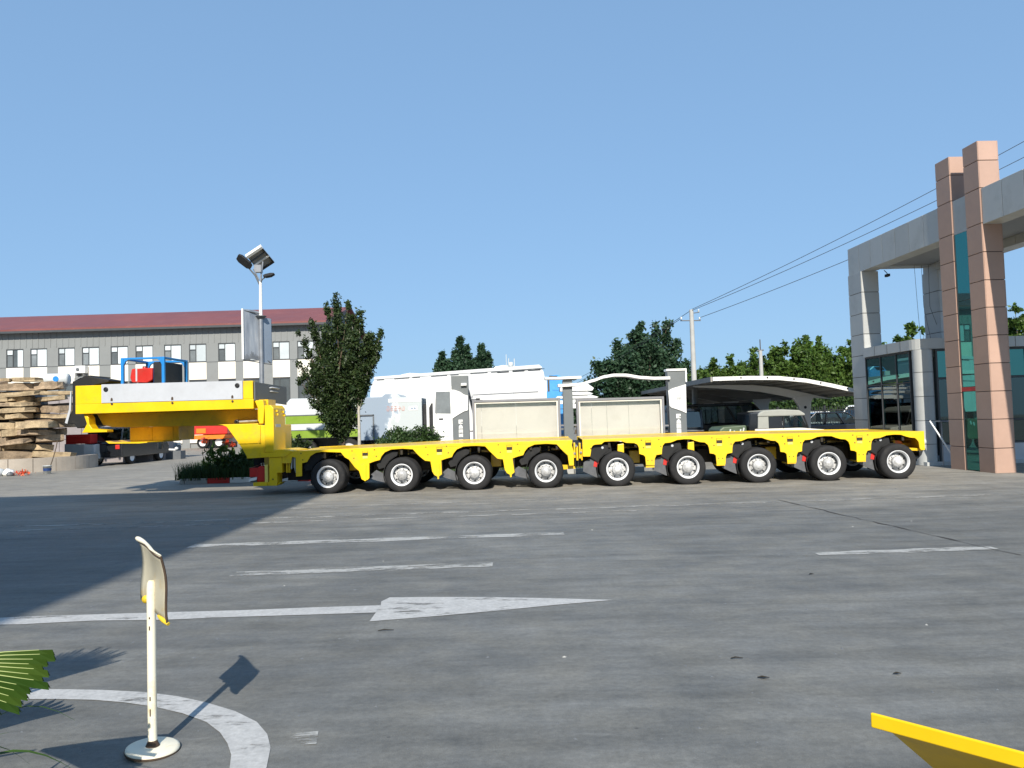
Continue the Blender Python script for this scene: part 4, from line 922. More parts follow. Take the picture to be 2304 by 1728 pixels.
# ---------------------------------------------------------------- solar street lamp
lp = thing('solar_street_lamp', 'tall solar street lamp with tilted panel and curved banner boards', 'street lamp', (-8.05, 25, 0))
MB().tube([(0, 0, 0), (0, 0, 5.05)], [.085, .07], 14).build('pole', 'galv', lp)
MB().tube([(0, 0, 5.1), (0.01, 0, 6.25)], [.055, .045], 14).build('upper_pole', 'white', lp)
MB().lathe([(.05, 5.02), (.08, 5.03), (.19, 5.115), (.19, 5.13), (.05, 5.12)], 8, smooth=False).build('collar', 'dark_grey', lp)
qa, qb, qc, qd = [Vector(v) for v in ((-.33, -.30, 7.03), (.17, -.36, 7.32), (.40, .22, 6.93), (-.12, .28, 6.63))]
qn = (qb - qa).cross(qd - qa).normalized()
if qn.y > 0: qn = -qn                                            # towards the viewer: the underside
def quadbox(m, u0, u1, v0, v1, h0, h1):
    f = lambda u, v: (qa.lerp(qb, u)).lerp(qd.lerp(qc, u), v)
    m.add([f(u, v) + qn * h for h in (h0, h1) for u, v in ((u0, v0), (u1, v0), (u1, v1), (u0, v1))], [(0, 1, 2, 3), (4, 7, 6, 5), (0, 4, 5, 1), (1, 5, 6, 2), (2, 6, 7, 3), (3, 7, 4, 0)]); return m
pnl = quadbox(MB(), 0, 1, 0, 1, -.03, 0).build('solar_panel', 'soffit', lp)
quadbox(MB(), .03, .97, .03, .97, -.036, -.0305).build('solar_cells', 'navy', pnl)
fr_m = MB(); quadbox(fr_m, -.02, 1.02, -.06, .06, -.04, .09); fr_m.build('panel_frame', 'white', pnl)
for v0, v1, mm in ((.30, .36, 'dark_grey'), (.52, .60, 'white'), (.92, 1.0, 'black')): quadbox(MB(), 0.0, 1, v0, v1, .002, .05).build('panel_rail', mm, pnl)
quadbox(MB(), .94, 1.0, .07, .91, .002, .05).build('panel_rail', 'black', pnl)
b = MB(); b.tube([(0.01, 0, 6.2), (.05, 0, 6.6), (.1, 0, 6.9)], .03, 8); b.box((-.16, -.1, 6.55), (.06, .1, 6.78)); b.tube([(-.02, -.05, 6.3), (-.18, -.1, 6.65)], .02, 6); b.build('panel_mount', 'galv', lp)
b = MB(); b.tube([(0, 0, 6.12), (-.14, -.05, 6.45), (-.36, -.12, 6.72)], [.03, .03, .02], 8); b.build('lamp_arm', 'dark_grey', lp)
b = MB(); b.tube([(0, 0, 6.2), (.10, -.1, 6.3), (.22, -.12, 6.38)], .02, 8); b.build('lamp_arm', 'dark_grey', lp)
h1 = Matrix.Translation((-.43, -.2, 6.87)) @ Matrix.Rotation(R(12), 4, 'Z') @ Matrix.Rotation(R(40), 4, 'Y') @ Matrix.Rotation(R(50), 4, 'X')
MB().prism([(-.27, -.11), (-.17, -.16), (.17, -.15), (.27, -.08), (.27, .08), (.17, .15), (-.17, .16), (-.27, .11)], -.035, .035, h1).build('lamp_head', 'black', lp, bevel=.015)
h2 = Matrix.Translation((.33, -.15, 6.42)) @ Matrix.Rotation(R(-12), 4, 'Y') @ Matrix.Rotation(R(-30), 4, 'X')
MB().prism([(-.18, -.02), (-.1, -.06), (.08, -.07), (.19, -.02), (.19, .01), (.08, .05), (-.12, .05), (-.18, .03)], -.05, .05, h2).build('lamp_head', 'black', lp, bevel=.015)
def banner(x0, y0, x1, y1, z0, z1, bow, nm):
    b = MB(); n = 10; vs = []
    for i in range(n + 1):
        t_ = i / n; q = math.sin(math.pi * t_) * bow
        x, y = x0 + (x1 - x0) * t_, y0 + (y1 - y0) * t_
        for z, o in ((z0 + q * .35, 0), (z1 + q * .35, 0), (z0 + q * .35, .05), (z1 + q * .35, .05)): vs.append((x - q * .4 , y + o - q, z))
    for i in range(n):
        p, q = i * 4, i * 4 + 4; b.add([], [])
        b.f += []
    fs = []
    for i in range(n):
        p, q = i * 4, i * 4 + 4; fs += [(p, q, q + 1, p + 1), (p + 2, p + 3, q + 3, q + 2), (p + 1, q + 1, q + 3, p + 3), (p, p + 2, q + 2, q)]
    fs += [(0, 1, 3, 2), (n * 4, n * 4 + 2, n * 4 + 3, n * 4 + 1)]
    b.add(vs, fs); return b.build('banner_board', nm, lp)
t_ = NT('banner_print'); v = t_.coords('World', (2.2, 2.2, .25)); nz = t_.noise(v, 2.6, 4, .6)
t_.link(t_.ramp(nz, [(.3, (.22, .25, .30)), (.55, (.38, .42, .47)), (.7, (.60, .60, .60))]), t_.b.inputs['Base Color']); t_.b.inputs['Roughness'].default_value = .4; M['banner'] = t_.m
bn = banner(-.38, -.55, -.04, .05, 3.70, 5.28, .06, 'banner')
MB().box((-.42, -.60, 3.70), (-.36, -.54, 5.30)).build('banner_edge', 'white', lp)
b = MB(); sr_ = random.Random(4)
for k in range(14): b.box((-.34 + k * .022, -.60 + k * .042, 3.72), (-.33 + k * .022, -.59 + k * .042, 3.8 + sr_.uniform(.0, .18)))
b.build('skyline_print', 'frame_dark', bn)
bn2 = banner(.05, .05, .22, .35, 3.62, 5.08, .02, 'bluegrey')
for q0, q1 in (((-.38, -.5, 3.68), (0, 0, 3.62)), ((0, 0, 3.6), (.24, .3, 3.58)), ((0.02, 0.1, 3.8), (.22, .3, 3.62)), ((-.36, -.5, 5.25), (0, 0, 5.2))): MB().tube([q0, q1], .018, 6).build('banner_bracket', 'dark_grey', lp)

# ---------------------------------------------------------------- stone rockery in a round basin
BX, BY = -21.1, 33.3
bs = thing('stone_basin', 'round low concrete basin wall under the stacked stones', 'basin', (BX, BY, 0))
nb = 22
for k in range(nb):
    a0, a1 = 2 * math.pi * k / nb + .004, 2 * math.pi * (k + 1) / nb - .004; b = MB(); vs = []
    for q in range(5):
        a = a0 + (a1 - a0) * q / 4
        for r_, z in ((2.95, 0), (2.95, .56), (2.65, .56), (2.65, 0)): vs.append((r_ * math.cos(a), r_ * math.sin(a), z))
    b.add(vs, [(q * 4 + j, q * 4 + (j + 1) % 4, q * 4 + 4 + (j + 1) % 4, q * 4 + 4 + j) for q in range(4) for j in range(4)] + [(3, 2, 1, 0), (16, 17, 18, 19)])
    b.build('wall_block', 'basin', bs)
rk = thing('rockery', 'tall pile of stacked flat sandstone slabs rising from the basin', 'rock pile', (BX, BY, 0))
g = random.Random(17)
def slab(l, w, h, seed):
    r = random.Random(seed); b = MB(); lo = []; hi = []
    base = [(-.5, -.5), (-.15, -.52), (.2, -.5), (.5, -.48), (.52, .1), (.5, .5), (.05, .52), (-.5, .5), (-.53, 0)]
    if r.random() < .5: base = base[:3] + [(.36, -.5), (.5, -.25)] + base[4:]
    n = len(base)
    for x, y in base:
        jx, jy = r.uniform(-.05, .05), r.uniform(-.06, .06); kx = r.uniform(.93, 1.03)
        lo.append(((x + jx) * l, (y + jy) * w, r.uniform(0, h * .15))); hi.append(((x + jx) * l * kx, (y + jy) * w * r.uniform(.9, 1.02), h * r.uniform(.82, 1.05)))
    mid = [((a[0] + c[0]) / 2 * r.uniform(.95, 1.03), (a[1] + c[1]) / 2 * r.uniform(.92, 1.04), h * r.uniform(.35, .65)) for a, c in zip(lo, hi)]
    vs = lo + mid + hi + [(0, 0, h * r.uniform(.95, 1.02)), (0, 0, 0)]
    fs = []
    for k in range(n):
        k2 = (k + 1) % n; fs += [(k, k2, n + k2, n + k), (n + k, n + k2, 2 * n + k2, 2 * n + k), (2 * n + k, 2 * n + k2, 3 * n), (k2, k, 3 * n + 1)]
    return b.add(vs, fs)
protos = [slab(1.25, .8, .26, 1), slab(.9, .7, .34, 2), slab(1.6, .7, .2, 3), slab(.7, .6, .22, 4), slab(1.05, .75, .3, 5), slab(.55, .5, .3, 6), slab(2.0, .8, .24, 7)]
mesh0 = []
z = .25; li = 0
while z < 3.75:
    f = z / 3.75; hl = 0
    half = 2.35 - .62 * abs(f - .45) + (.25 if li % 3 == 0 else -.2) * g.uniform(.4, 1)
    if f > .85: half *= .85
    right = half * .62 + g.uniform(-.3, .35) + .05
    x = -half + g.uniform(-.2, .2)
    row_h = g.uniform(.16, .42)
    while x < right:
        p = g.choice(range(len(protos))); sl = g.uniform(.8, 1.2)
        w = (1.25, .9, 1.6, .7, 1.05, .55, 2.0)[p] * sl
        yy = -math.sqrt(max(0, 2.2 ** 2 - min(abs(x + w / 2), 2.2) ** 2)) * .55 + g.uniform(-.45, .2)
        while len(mesh0) <= p:
            o = protos[len(mesh0)].build('stone', 'stone' if len(mesh0) % 3 else 'stone2', rk, (0, 0, -0.0)); mesh0.append(o)
        o = mesh0[p].copy(); link(o, rk); o.location = (x + w / 2, yy, z); o.rotation_euler = (R(g.uniform(-8, 5)), R(g.uniform(-5, 5)), R(g.uniform(-38, 38)) + (math.pi if g.random() < .5 else 0)); o.scale = (sl, g.uniform(.9, 1.25), row_h / (.26, .34, .2, .22, .3, .3, .24)[p] * g.uniform(.7, 1.12))
        x += w * g.uniform(.55, .98)
    z += row_h * .98; li += 1
for k, o in enumerate(mesh0): o.location = (-1.4 + k * .45, .2, .2)
MB().lathe([(1.1, 0.1), (1.25, 1.6), (1.0, 3.1), (.3, 3.4), (.01, 3.4)], 14, smooth=False).build('core', 'black', rk)
for i, (x, y, l, w, h, lab, m) in enumerate([(-19.4, 31.7, 1.15, .9, .3, 'flat sandstone slab sticking out of the pile at mid height', 'stone'), ]):
    o = slab(l, w, h, 90).build('stone', m, rk, (x - BX, y - BY, 1.75))
bk = thing('paint_bucket', 'white paint bucket with brush handle standing by the basin wall', 'bucket', (-17.72, 29.6, 0))
MB().lathe([(.001, 0), (.12, 0), (.15, .30), (.155, .30), (.155, .32), (.13, .32), (.13, .28), (.001, .27)], 18).build('body', 'greywhite', bk)
MB().lathe([(.1405, .12), (.1475, .22)], 18).build('label', 'navy', bk)
MB().tube([(.08, 0, .2), (.18, .02, .5), (.3, .05, .95), (.36, .05, 1.25)], .016, 6).build('brush_handle', 'bark', bk)
for i, (x, y, s, m, lab) in enumerate([(-18.95, 29.2, .22, 'white', 'crumpled white bag on the ground before the basin'), (-19.25, 29.05, .26, 'greywhite', 'grey green bag lying at the far left before the basin'), (-18.75, 29.0, .13, 'dark_grey', 'small dark bag beside the red flowers'), ]):
    b = MB(); r = random.Random(i); n = 10; prof = [(.001, 0), (s * .8, .0), (s, s * .45), (s * .75, s * .95), (s * .3, s * 1.15), (.001, s * 1.2)]
    b.lathe(prof, n); b.v = [(x_ * r.uniform(.8, 1.15), y_ * r.uniform(.8, 1.15), z_ * r.uniform(.85, 1.1)) for x_, y_, z_ in b.v]
    o = b.build('rubbish_bag', m, loc=(x, y, 0)); tag(o, lab, 'bag')
fl2 = leaves('red_plant', np.random.default_rng(3).normal(size=(60, 3)) * np.array([.14, .1, .05]) + np.array([-18.35, 29.1, .1]), 'flower', None, .06, .6, seed=2, kind='stuff')
tag(fl2, 'small clump of red flowers on the ground by the basin', 'flowers')

# clutter behind the basin: grey container with drums, round tank, black hood
o = MB().box((-3.2, 0, 0), (2.75, 2.4, 3.3)).box((-3.2, -.03, 1.2), (2.75, -.002, 1.28)).box((-3.2, -.03, 2.5), (2.75, -.002, 2.6))
for k in range(6): o.box((-3.0 + k * 1.1, -.04, .05), (-2.94 + k * 1.1, -.002, 3.25))
o = o.build('site_container', 'mauve', loc=(-20.6, 38.5, 0), bevel=.01); tag(o, 'dusty grey storage container standing behind the pile of stones', 'container')
drumd = [(-21.5, .62, 'squat black drum'), (-20.9, .72, 'taller black drum'), (-20.2, .74, 'black drum'), (-19.75, .74, 'black drum'), (-19.3, .72, 'black drum'), (-18.85, .72, 'black drum')]
for i, (x, h, nm) in enumerate(drumd):
    b = MB(); b.lathe([(.001, 0), (.19, 0), (.2, .03), (.2, h * .33), (.21, h * .35), (.2, h * .37), (.2, h * .66), (.21, h * .68), (.2, h * .7), (.2, h - .02), (.19, h), (.001, h)], 16)
    o = b.build('drum', 'black', loc=(x, 39.2, 3.3)); tag(o, ['squat black drum at the far left on the grey container roof', 'black drum second from the left on the container roof', 'black drum third from the left on the container roof', 'black drum fourth from the left on the container roof', 'black drum fifth from the left on the container roof', 'black drum nearest the black hood on the container roof'][i], 'drum', 'drums on the container roof')
tk = thing('round_tank', 'rounded white tank with blue round emblem on the stone pile', 'tank', (-19.9, 33.9, 3.62), R(8))
b = MB(); b.lathe([(.001, -.55), (.2, -.55), (.27, -.5), (.27, .5), (.2, .55), (.001, .55)], 20, Matrix.Translation((0, 0, .24)) @ Matrix.Rotation(R(90), 4, 'Y')); b.build('body', 'greywhite', tk)
b = MB(); b.disc((.1, -.272, .26), .12, n=16, th=.006); b.build('emblem', 'blue', tk)
MB().box((-.4, -.2, -.06), (-.3, .2, .02)).box((.3, -.2, -.06), (.4, .2, .02)).build('saddle', 'dark_grey', tk)

# ---------------------------------------------------------------- vehicles
def car_wheel(parent, x, y, r=.33, w=.22, rimm='rim'):
    b = MB(); xf = Matrix.Translation((x, y, r)) @ XFY
    b.lathe([(r * .6, -w / 2), (r * .92, -w / 2), (r, -w / 2 + .03), (r, w / 2 - .03), (r * .92, w / 2), (r * .6, w / 2)], 24, xf); wv = b.build('wheel', 'rubber', parent)
    b = MB(); b.lathe([(r * .62, w / 2 - .002), (r * .56, w / 2 - .03), (r * .2, w / 2 - .02), (.001, w / 2 - .015)], 20, xf); b.lathe([(.001, -w / 2 + .02), (r * .62, -w / 2)], 20, xf); b.build('rim', rimm, wv)
def car(name, label, cat, loc, rz, paint, body, cabin, wheels, width=1.75, group=None, grp=None):
    t = thing(name, label, cat, loc, rz, group)
    MB().prism(body, -width / 2, width / 2).build('body', paint, t, bevel=.05)
    rf, gl = cabin
    MB().prism(gl, -width / 2 + .1, width / 2 - .1).build('window_band', 'car_glass', t, bevel=.03)
    MB().prism(rf, -width / 2 + .09, width / 2 - .09).build('roof', paint, t, bevel=.03)
    pil = MB(); zt = max(p[1] for p in gl); zb = min(p[1] for p in gl); xs_ = sorted(p[0] for p in gl)
    bl, tl, tr_, br = gl
    for f in (0, .36, .68, 1):
        xa = bl[0] + (br[0] - bl[0]) * f; xb = tl[0] + (tr_[0] - tl[0]) * f
        for s_ in (-1, 1):
            y = s_ * (width / 2 - .085)
            pil.tube([(xa, y, zb - .02), (xb, y, zt + .02)], .035, 6)
    pil.build('pillar', paint, t, kind='stuff')
    for x in wheels:
        for s_ in (-1, 1): car_wheel(t, x, s_ * (width / 2 - .12))
    xa, xb = min(p[0] for p in body), max(p[0] for p in body)
    for s_ in (-1, 1):
        MB().box((xb - .04, s_ * width * .36 - .14, .66), (xb + .012, s_ * width * .36 + .14, .80)).build('headlight', 'greywhite', t, bevel=.02)
        MB().box((xa - .012, s_ * width * .38 - .1, .72), (xa + .04, s_ * width * .38 + .1, .92)).build('tail_light', 'red', t, bevel=.02)
        MB().box((xb - 1.25, s_ * (width / 2 + .09) - .07, .95), (xb - 1.15, s_ * (width / 2 + .09) + .07, 1.07)).build('mirror', paint, t, bevel=.02)
    return t
SED = ([(-2.15, .3), (-2.2, .8), (-1.9, .95), (1.0, .95), (2.05, .78), (2.2, .6), (2.15, .3)], ([(-1.3, 1.40), (-1.1, 1.46), (.1, 1.46), (.3, 1.40)], [(-1.75, .955), (-1.2, 1.395), (.2, 1.395), (.95, .955)]), (-1.3, 1.35))
SUV = ([(-2.2, .35), (-2.25, 1.0), (-2.15, 1.05), (1.0, 1.05), (2.05, .95), (2.25, .75), (2.2, .35)], ([(-2.0, 1.66), (-1.9, 1.74), (.3, 1.74), (.45, 1.66)], [(-2.15, 1.055), (-1.98, 1.655), (.35, 1.655), (1.0, 1.055)]), (-1.35, 1.4))
VAN = ([(-2.3, .35), (-2.35, 1.15), (1.9, 1.15), (2.25, .95), (2.3, .35)], ([(-2.3, 1.82), (-2.2, 1.93), (1.1, 1.93), (1.3, 1.82)], [(-2.33, 1.155), (-2.28, 1.815), (1.2, 1.815), (1.85, 1.155)]), (-1.5, 1.5))
car('parked_car', 'dark grey saloon car half hidden behind the basin wall', 'car', (-20.6, 42.5, 0), R(-12), 'dark_grey', *SED)
car('parked_car', 'black estate car behind the basin with its rear towards the trailer', 'car', (-18.45, 37.4, 0), R(88), 'black_gloss', *SUV)
o = MB().box((-.55, -.3, 0), (.55, .3, .42)).box((-.5, -.32, .08), (.5, -.301, .12)).box((-.5, -.32, .3), (.5, -.301, .34)).build('red_crate', 'red', loc=(-19.4, 35.0, 1.02), bevel=.02); tag(o, 'dull red crate lying beside the bottom of the stone pile', 'crate')
o = slab(1.3, .8, .75, 15).build('rock', 'greywhite', loc=(-19.3, 35.0, .26)); tag(o, 'pale lumpy boulder under the dull red crate', 'boulder')
o = MB().tube([(0, 0, 0), (0, 0, .42), (.0, 0, .44)], .05, 8).tube([(0, 0, .05), (.42, 0, .02)], .05, 8).lathe([(.001, -.09), (.09, -.03), (.09, .03), (.001, .09)], 12, Matrix.Translation((.46, 0, .09))).build('white_bracket', 'white', loc=(-17.9, 40.3, .45)); tag(o, 'white bent pipe bracket under the yellow hitch', 'bracket')
MB().box((-.3, -.3, 0), (.8, .3, .42)).build('pedestal', 'dark_grey', o, (0, 0, -.45))

def lorry_cab(t, x0, x1, w, z0, zt, paint, slope=.25, win='black_gloss'):
    f = 1 if x1 > x0 else -1
    cab = MB().prism([(x0, z0), (x0, zt), (x1 - f * slope, zt), (x1 - f * .03, z0 + (zt - z0) * .45), (x1, z0)], -w / 2, w / 2).build('cab', paint, t, bevel=.06)
    for s_ in (-1, 1):
        y = s_ * (w / 2 + .004); zs = z0 + (zt - z0) * .52; z2 = zt - .22
        MB().prism([(x0 + f * .35, zs), (x0 + f * .4, z2), (x1 - f * (slope + .12), z2), (x1 - f * .2, zs - .06)], min(y, y - s_ * .02), max(y, y - s_ * .02)).build('side_window', win, cab)
        MB().tube([(x1 - f * .1, s_ * w / 2, zs + .5), (x1 + f * .18, s_ * (w / 2 + .18), zs + .5)], .02, 6).box((x1 + f * .18 - .08, s_ * (w / 2 + .18) - .05, zs + .05), (x1 + f * .18 + .08, s_ * (w / 2 + .18) + .05, zs + .55)).build('mirror', 'black', cab)
        MB().box((min(x1 - f * .02, x1 + f * .015), s_ * w * .35 - .16, z0 + .28), (max(x1 - f * .02, x1 + f * .015), s_ * w * .35 + .16, z0 + .45)).build('headlight', 'greywhite', cab)
    xw = x1 - f * .13
    xf = Matrix.Translation((x1 - f * .10, 0, z0 + (zt - z0) * .72)) @ Matrix.Rotation(f * math.atan2(-(slope - .03), (zt - z0) * .55), 4, 'Y')
    MB().box((-.02, -w / 2 + .12, -(zt - z0) * .2), (.03, w / 2 - .12, (zt - z0) * .2), xf).build('windscreen', 'black_gloss', cab)
    return cab
# white lorry with mural box body
tr2 = thing('box_lorry', 'white lorry with a blue grey mural box body behind the round shrub', 'lorry', (0, 31, 0))
MB().box((-6.0, .6, .5), (-1.4, 1.9, .85)).build('chassis', 'black', tr2)
t_ = NT('cloud_mural'); v = t_.coords('World', (1, 1, .8)); nz = t_.noise(v, 1.5, 6, .6); g_ = t_.node('ShaderNodeNewGeometry'); sp = t_.node('ShaderNodeSeparateXYZ'); t_.link(g_.outputs['Position'], sp.inputs[0])
mr = t_.node('ShaderNodeMapRange'); mr.inputs[1].default_value = -5.6; mr.inputs[2].default_value = -4.2; mr.inputs[3].default_value = -.28; mr.inputs[4].default_value = .32; t_.link(sp.outputs[0], mr.inputs[0])
ad = t_.node('ShaderNodeMath', operation='ADD'); t_.link(nz, ad.inputs[0]); t_.link(mr.outputs[0], ad.inputs[1])
t_.link(t_.ramp(ad.outputs[0], [(.42, (.25, .31, .38)), (.50, (.33, .39, .45)), (.53, (.62, .66, .68)), (.6, (.46, .50, .50))]), t_.b.inputs['Base Color']); t_.b.inputs['Roughness'].default_value = .5; M['mural'] = t_.m
bx = MB().prism([(-6.1, .88), (-6.1, 2.58), (-5.2, 2.60), (-5.08, 2.70), (-4.6, 2.70), (-4.45, 2.56), (-3.62, 2.52), (-3.62, .88)], 0, 2.3).build('box_body', 'mural', tr2, bevel=.02)
MB().box((-4.95, -.012, 2.36), (-3.63, -.002, 2.50)).build('top_stripe', 'white', bx)
lt = MB(); r = random.Random(6)
for k in range(5):
    x = -5.02 + k * .15
    for (a, b_, c_, d_) in ((0, .0, .11, .014), (.0, .09, .11, .014), (.01, .17, .09, .014), (.048, -.01, .014, .2), (.0, .03, .014, .07), (.1, .04, .014, .12)):
        if r.random() < .8: lt.box((x + a, -.010, 2.02 + b_), (x + a + c_, -.003, 2.02 + b_ + d_))
lt.build('lettering', 'redtext', bx)
MB().box((-4.13, -.012, 2.02), (-3.8, -.003, 2.18)).build('logo_plate', 'white', bx)
MB().box((-4.05, -.016, 2.06), (-3.97, -.0125, 2.14)).box((-3.94, -.016, 2.06), (-3.86, -.0125, 2.14)).build('logo', 'bluegrey', bx)
MB().box((-5.58, -.05, .9), (-5.53, -.002, 1.9)).box((-6.1, -.05, 1.86), (-5.53, -.002, 1.905)).build('door_frame', 'dark_grey', bx)
lorry_cab(tr2, -3.45, -1.55, 2.3, .7, 2.95, 'white', .3, 'pane_grey').location = (0, 1.15, 0)
b = MB()
for x in (-3.05, -2.12): b.box((x, -.012, .95), (x + .018, -.002, 2.7))
b.box((-3.03, -.012, .95), (-2.12, -.002, .965)); b.build('door_seam', 'frame_grey', tr2)
MB().box((-2.95, -.03, 1.62), (-2.78, -.003, 1.67)).build('door_handle', 'black', tr2)
MB().box((-3.58, .15, .9), (-3.46, .5, 2.25)).build('exhaust_stack', 'black', tr2)
b = MB(); b.prism([(-3.33, .95), (-3.33, 2.1), (-3.24, 2.28), (-3.18, 2.28), (-3.18, .95)], -.02, .0); b.build('air_intake', 'black', tr2)
for x in (-5.2, -2.4): car_wheel(tr2, x, .25, .5, .3); car_wheel(tr2, x, 2.05, .5, .3)
MB().tube([(-6.05, .3, .9), (-6.05, .3, .35)], .12, 10).build('mud_guard', 'black', tr2)
# green striped sanitation truck
gt = thing('sanitation_truck', 'white sanitation truck body with lime green stripes beside the neck column', 'truck', (0, 32.5, 0))
bd = MB().prism([(-9.55, 1.0), (-9.55, 1.95), (-9.42, 2.55), (-9.3, 2.68), (-7.2, 2.66), (-6.3, 2.60), (-6.2, 1.0)], 0, 2.3).build('tank_body', 'greywhite', gt, bevel=.06)
MB().box((-9.50, -.02, 1.62), (-6.3, -.002, 1.94)).build('green_stripe', 'green_stripe', bd); MB().box((-9.50, -.02, 1.02), (-6.3, -.002, 1.33)).build('green_stripe', 'green_stripe', bd)
MB().box((-9.52, -.035, 1.95), (-6.3, -.021, 1.99)).box((-9.52, -.035, 1.335), (-6.3, -.021, 1.36)).build('trim_line', 'dark_grey', bd)
MB().box((-9.3, .6, .5), (-6.3, 1.8, .98)).build('chassis', 'black', gt)
for x in (-8.7, -6.9): car_wheel(gt, x, .2, .48, .3); car_wheel(gt, x, 2.1, .48, .3)
MB().box((-9.75, .4, 1.2), (-9.56, 1.9, 2.2)).build('rear_hopper', 'lblue', gt, bevel=.03)
# long white semi-trailer, its right end nearer
A_ = Vector((-7.35, 40.6)); B_ = Vector((1.35, 35.0)); ang = math.atan2(B_.y - A_.y, B_.x - A_.x); Ls = (B_ - A_).length
st_ = thing('semi_trailer', 'long overexposed white box semi-trailer standing behind the notice board', 'semi-trailer', (A_.x, A_.y, 0), ang)
zt = 3.95
SEAMS = [1.3 + k * 1.25 for k in range(7)]
bd = MB().prism([(.0, 1.25), (-.12, zt - .9), (-.02, zt - .4), (.25, zt - .1), (Ls - .05, zt - .1), (Ls + .10, zt - .3), (Ls + .2, zt - .8), (Ls + .24, 2.9), (Ls + .2, 1.25)], 0, 2.4); nose = lambda m: setattr(m, 'v', [(x - (1.75 * (x / Ls) if y > 1 else 0), y, z) for x, y, z in m.v]) or m      # the far corner of the nose is cut back
bd = nose(bd).build('box_body', 'white', st_, bevel=.03)
nose(MB().prism([(.2, zt - .09), (.25, zt), (Ls - .1, zt + .02), (Ls + .05, zt - .1), (Ls + .05, zt - .14), (.2, zt - .14)], -.03, 2.43)).build('roof_rail', 'white', st_, bevel=.01)
b = MB()
for k in range(9): b.box((.4 + k * 1.2, -.02, zt - .19), (.9 + k * 1.2 + .5 * (k % 2), -.002, zt - .165))
for k in range(3): b.box((Ls - 2.4 + k * .85, -.02, zt - .23), (Ls - 1.75 + k * .85, -.002, zt - .17))
b.build('gutter', 'frame_dark', bd, kind='stuff')
b = MB(); b.box((5.2, -.02, 2.74), (Ls - .2, -.002, 2.77)); b.build('side_rail', 'frame_grey', bd)
b = MB()
for x in SEAMS: b.box((x, -.006, 1.4), (x + .02, -.001, zt - .26))
b.build('panel_seam', 'panel_grey', bd, kind='stuff')
for nm, x, l, h in (('roof_hatch', 1.7, .7, .05), ('roof_hatch', 7.5, .6, .10)): MB().prism([(x, zt + .01), (x + .1, zt + h), (x + l, zt + h + .05), (x + l + .05, zt + .01)], .3, 1.3).build(nm, 'white', st_, bevel=.03)
b = MB(); b.lathe([(.001, 0), (.1, 0), (.12, .1), (.1, .2), (.001, .2)], 10, Matrix.Translation((Ls - 1.9, .4, zt + .06))); b.tube([(Ls - 2.05, .4, zt - .02), (Ls - 2.0, .4, zt + .45)], .02, 6); b.tube([(Ls - 1.7, .4, zt - .02), (Ls - 1.7, .4, zt + .42)], .02, 6); b.tube([(8.2, .4, zt), (8.2, .4, zt + .65)], .015, 6); b.build('antenna', 'greywhite', st_)
MB().box((.3, .7, .9), (Ls - 1.9, 1.7, 1.24)).build('chassis', 'black', st_)
for x in (1.2, 2.4, Ls - 2.6):
    car_wheel(st_, x, .2, .5, .35); car_wheel(st_, x, 2.0, .5, .35)
MB().box((4, .1, .5), (5, .5, 1.2)).build('side_box', 'greywhite', st_, bevel=.02)
# blue truck behind
bt = thing('blue_truck', 'bright blue truck cab showing right of the white semi-trailer', 'truck', (0, 38.2, 0))
cb = MB().prism([(1.3, .7), (1.3, 3.1), (1.75, 3.62), (2.3, 3.66), (2.52, 3.5), (2.56, 2.0), (2.6, .7)], 0, 2.3).build('cab', 'lblue', bt, bevel=.06)
MB().prism([(1.72, 3.46), (1.85, 3.62), (2.25, 3.60), (2.1, 3.46)], -.03, -.002).build('sun_visor', 'black_gloss', cb)
MB().box((1.75, -.02, 2.85), (1.84, -.002, 3.4)).build('pillar', 'bark', cb)
MB().prism([(1.98, 2.9), (1.94, 3.36), (2.45, 3.36), (2.45, 2.9)], -.02, -.002).build('side_window', 'lblue', cb)
MB().box((1.45, -.03, 2.85), (1.72, -.002, 3.4)).build('grille', 'greywhite', cb)
for x in (1.5, 2.4): car_wheel(bt, x, .2, .5, .3)
# pile of white panels
labs = ['topmost white curved panel of the stack behind the notice board', 'second white panel from the top of the stack', 'third white panel from the top, longer than those above', 'fourth white panel in the stack behind the notice board', 'lowest thick white panel of the stack behind the notice board', 'short white panel left of the middle notice board post', 'long thin white panel left of the post near the blue truck']
specs = [(2.2, 3.75, 2.74, .30), (2.3, 3.7, 2.56, .14), (2.2, 3.95, 2.40, .12), (2.3, 3.5, 2.22, .14), (2.4, 3.85, 1.95, .22)]
for i, (x0, x1, z0, h) in enumerate(specs):
    o = MB().prism([(x0, z0), (x0, z0 + h * .7), (x0 + .5, z0 + h), (x1 - .25, z0 + h), (x1, z0 + h * .4), (x1 - .08, z0)], 0, .9).build('body_sheet', 'white', loc=(0, 35.6, 0), bevel=.02); tag(o, labs[i], 'sheet', 'stacked white panels')
for i, (x0, x1, z0, h) in enumerate([(1.9, 2.65, 2.40, .10), (1.75, 2.75, 2.15, .16)]):
    o = MB().prism([(x0, z0), (x0 + .1, z0 + h), (x1, z0 + h), (x1, z0)], 0, .5).build('body_sheet', 'white', loc=(0, 34.4, 0), bevel=.02); tag(o, labs[5 + i], 'sheet', 'stacked white panels')
rk2 = thing('panel_rack', 'dark steel rack under the stack of white panels', 'rack', (0, 34.4, 0))
for x in (1.95, 2.6, 3.3): MB().box((x, .05, 0), (x + .08, .13, 1.94)).build('leg', 'dark_grey', rk2); MB().box((x, 1.9, 0), (x + .08, 1.98, 1.94)).build('leg', 'dark_grey', rk2)
MB().box((1.75, 0, 1.941), (3.7, 2.1, 1.949)).box((1.75, .05, 1.0), (3.6, .13, 1.1)).build('shelf', 'dark_grey', rk2)
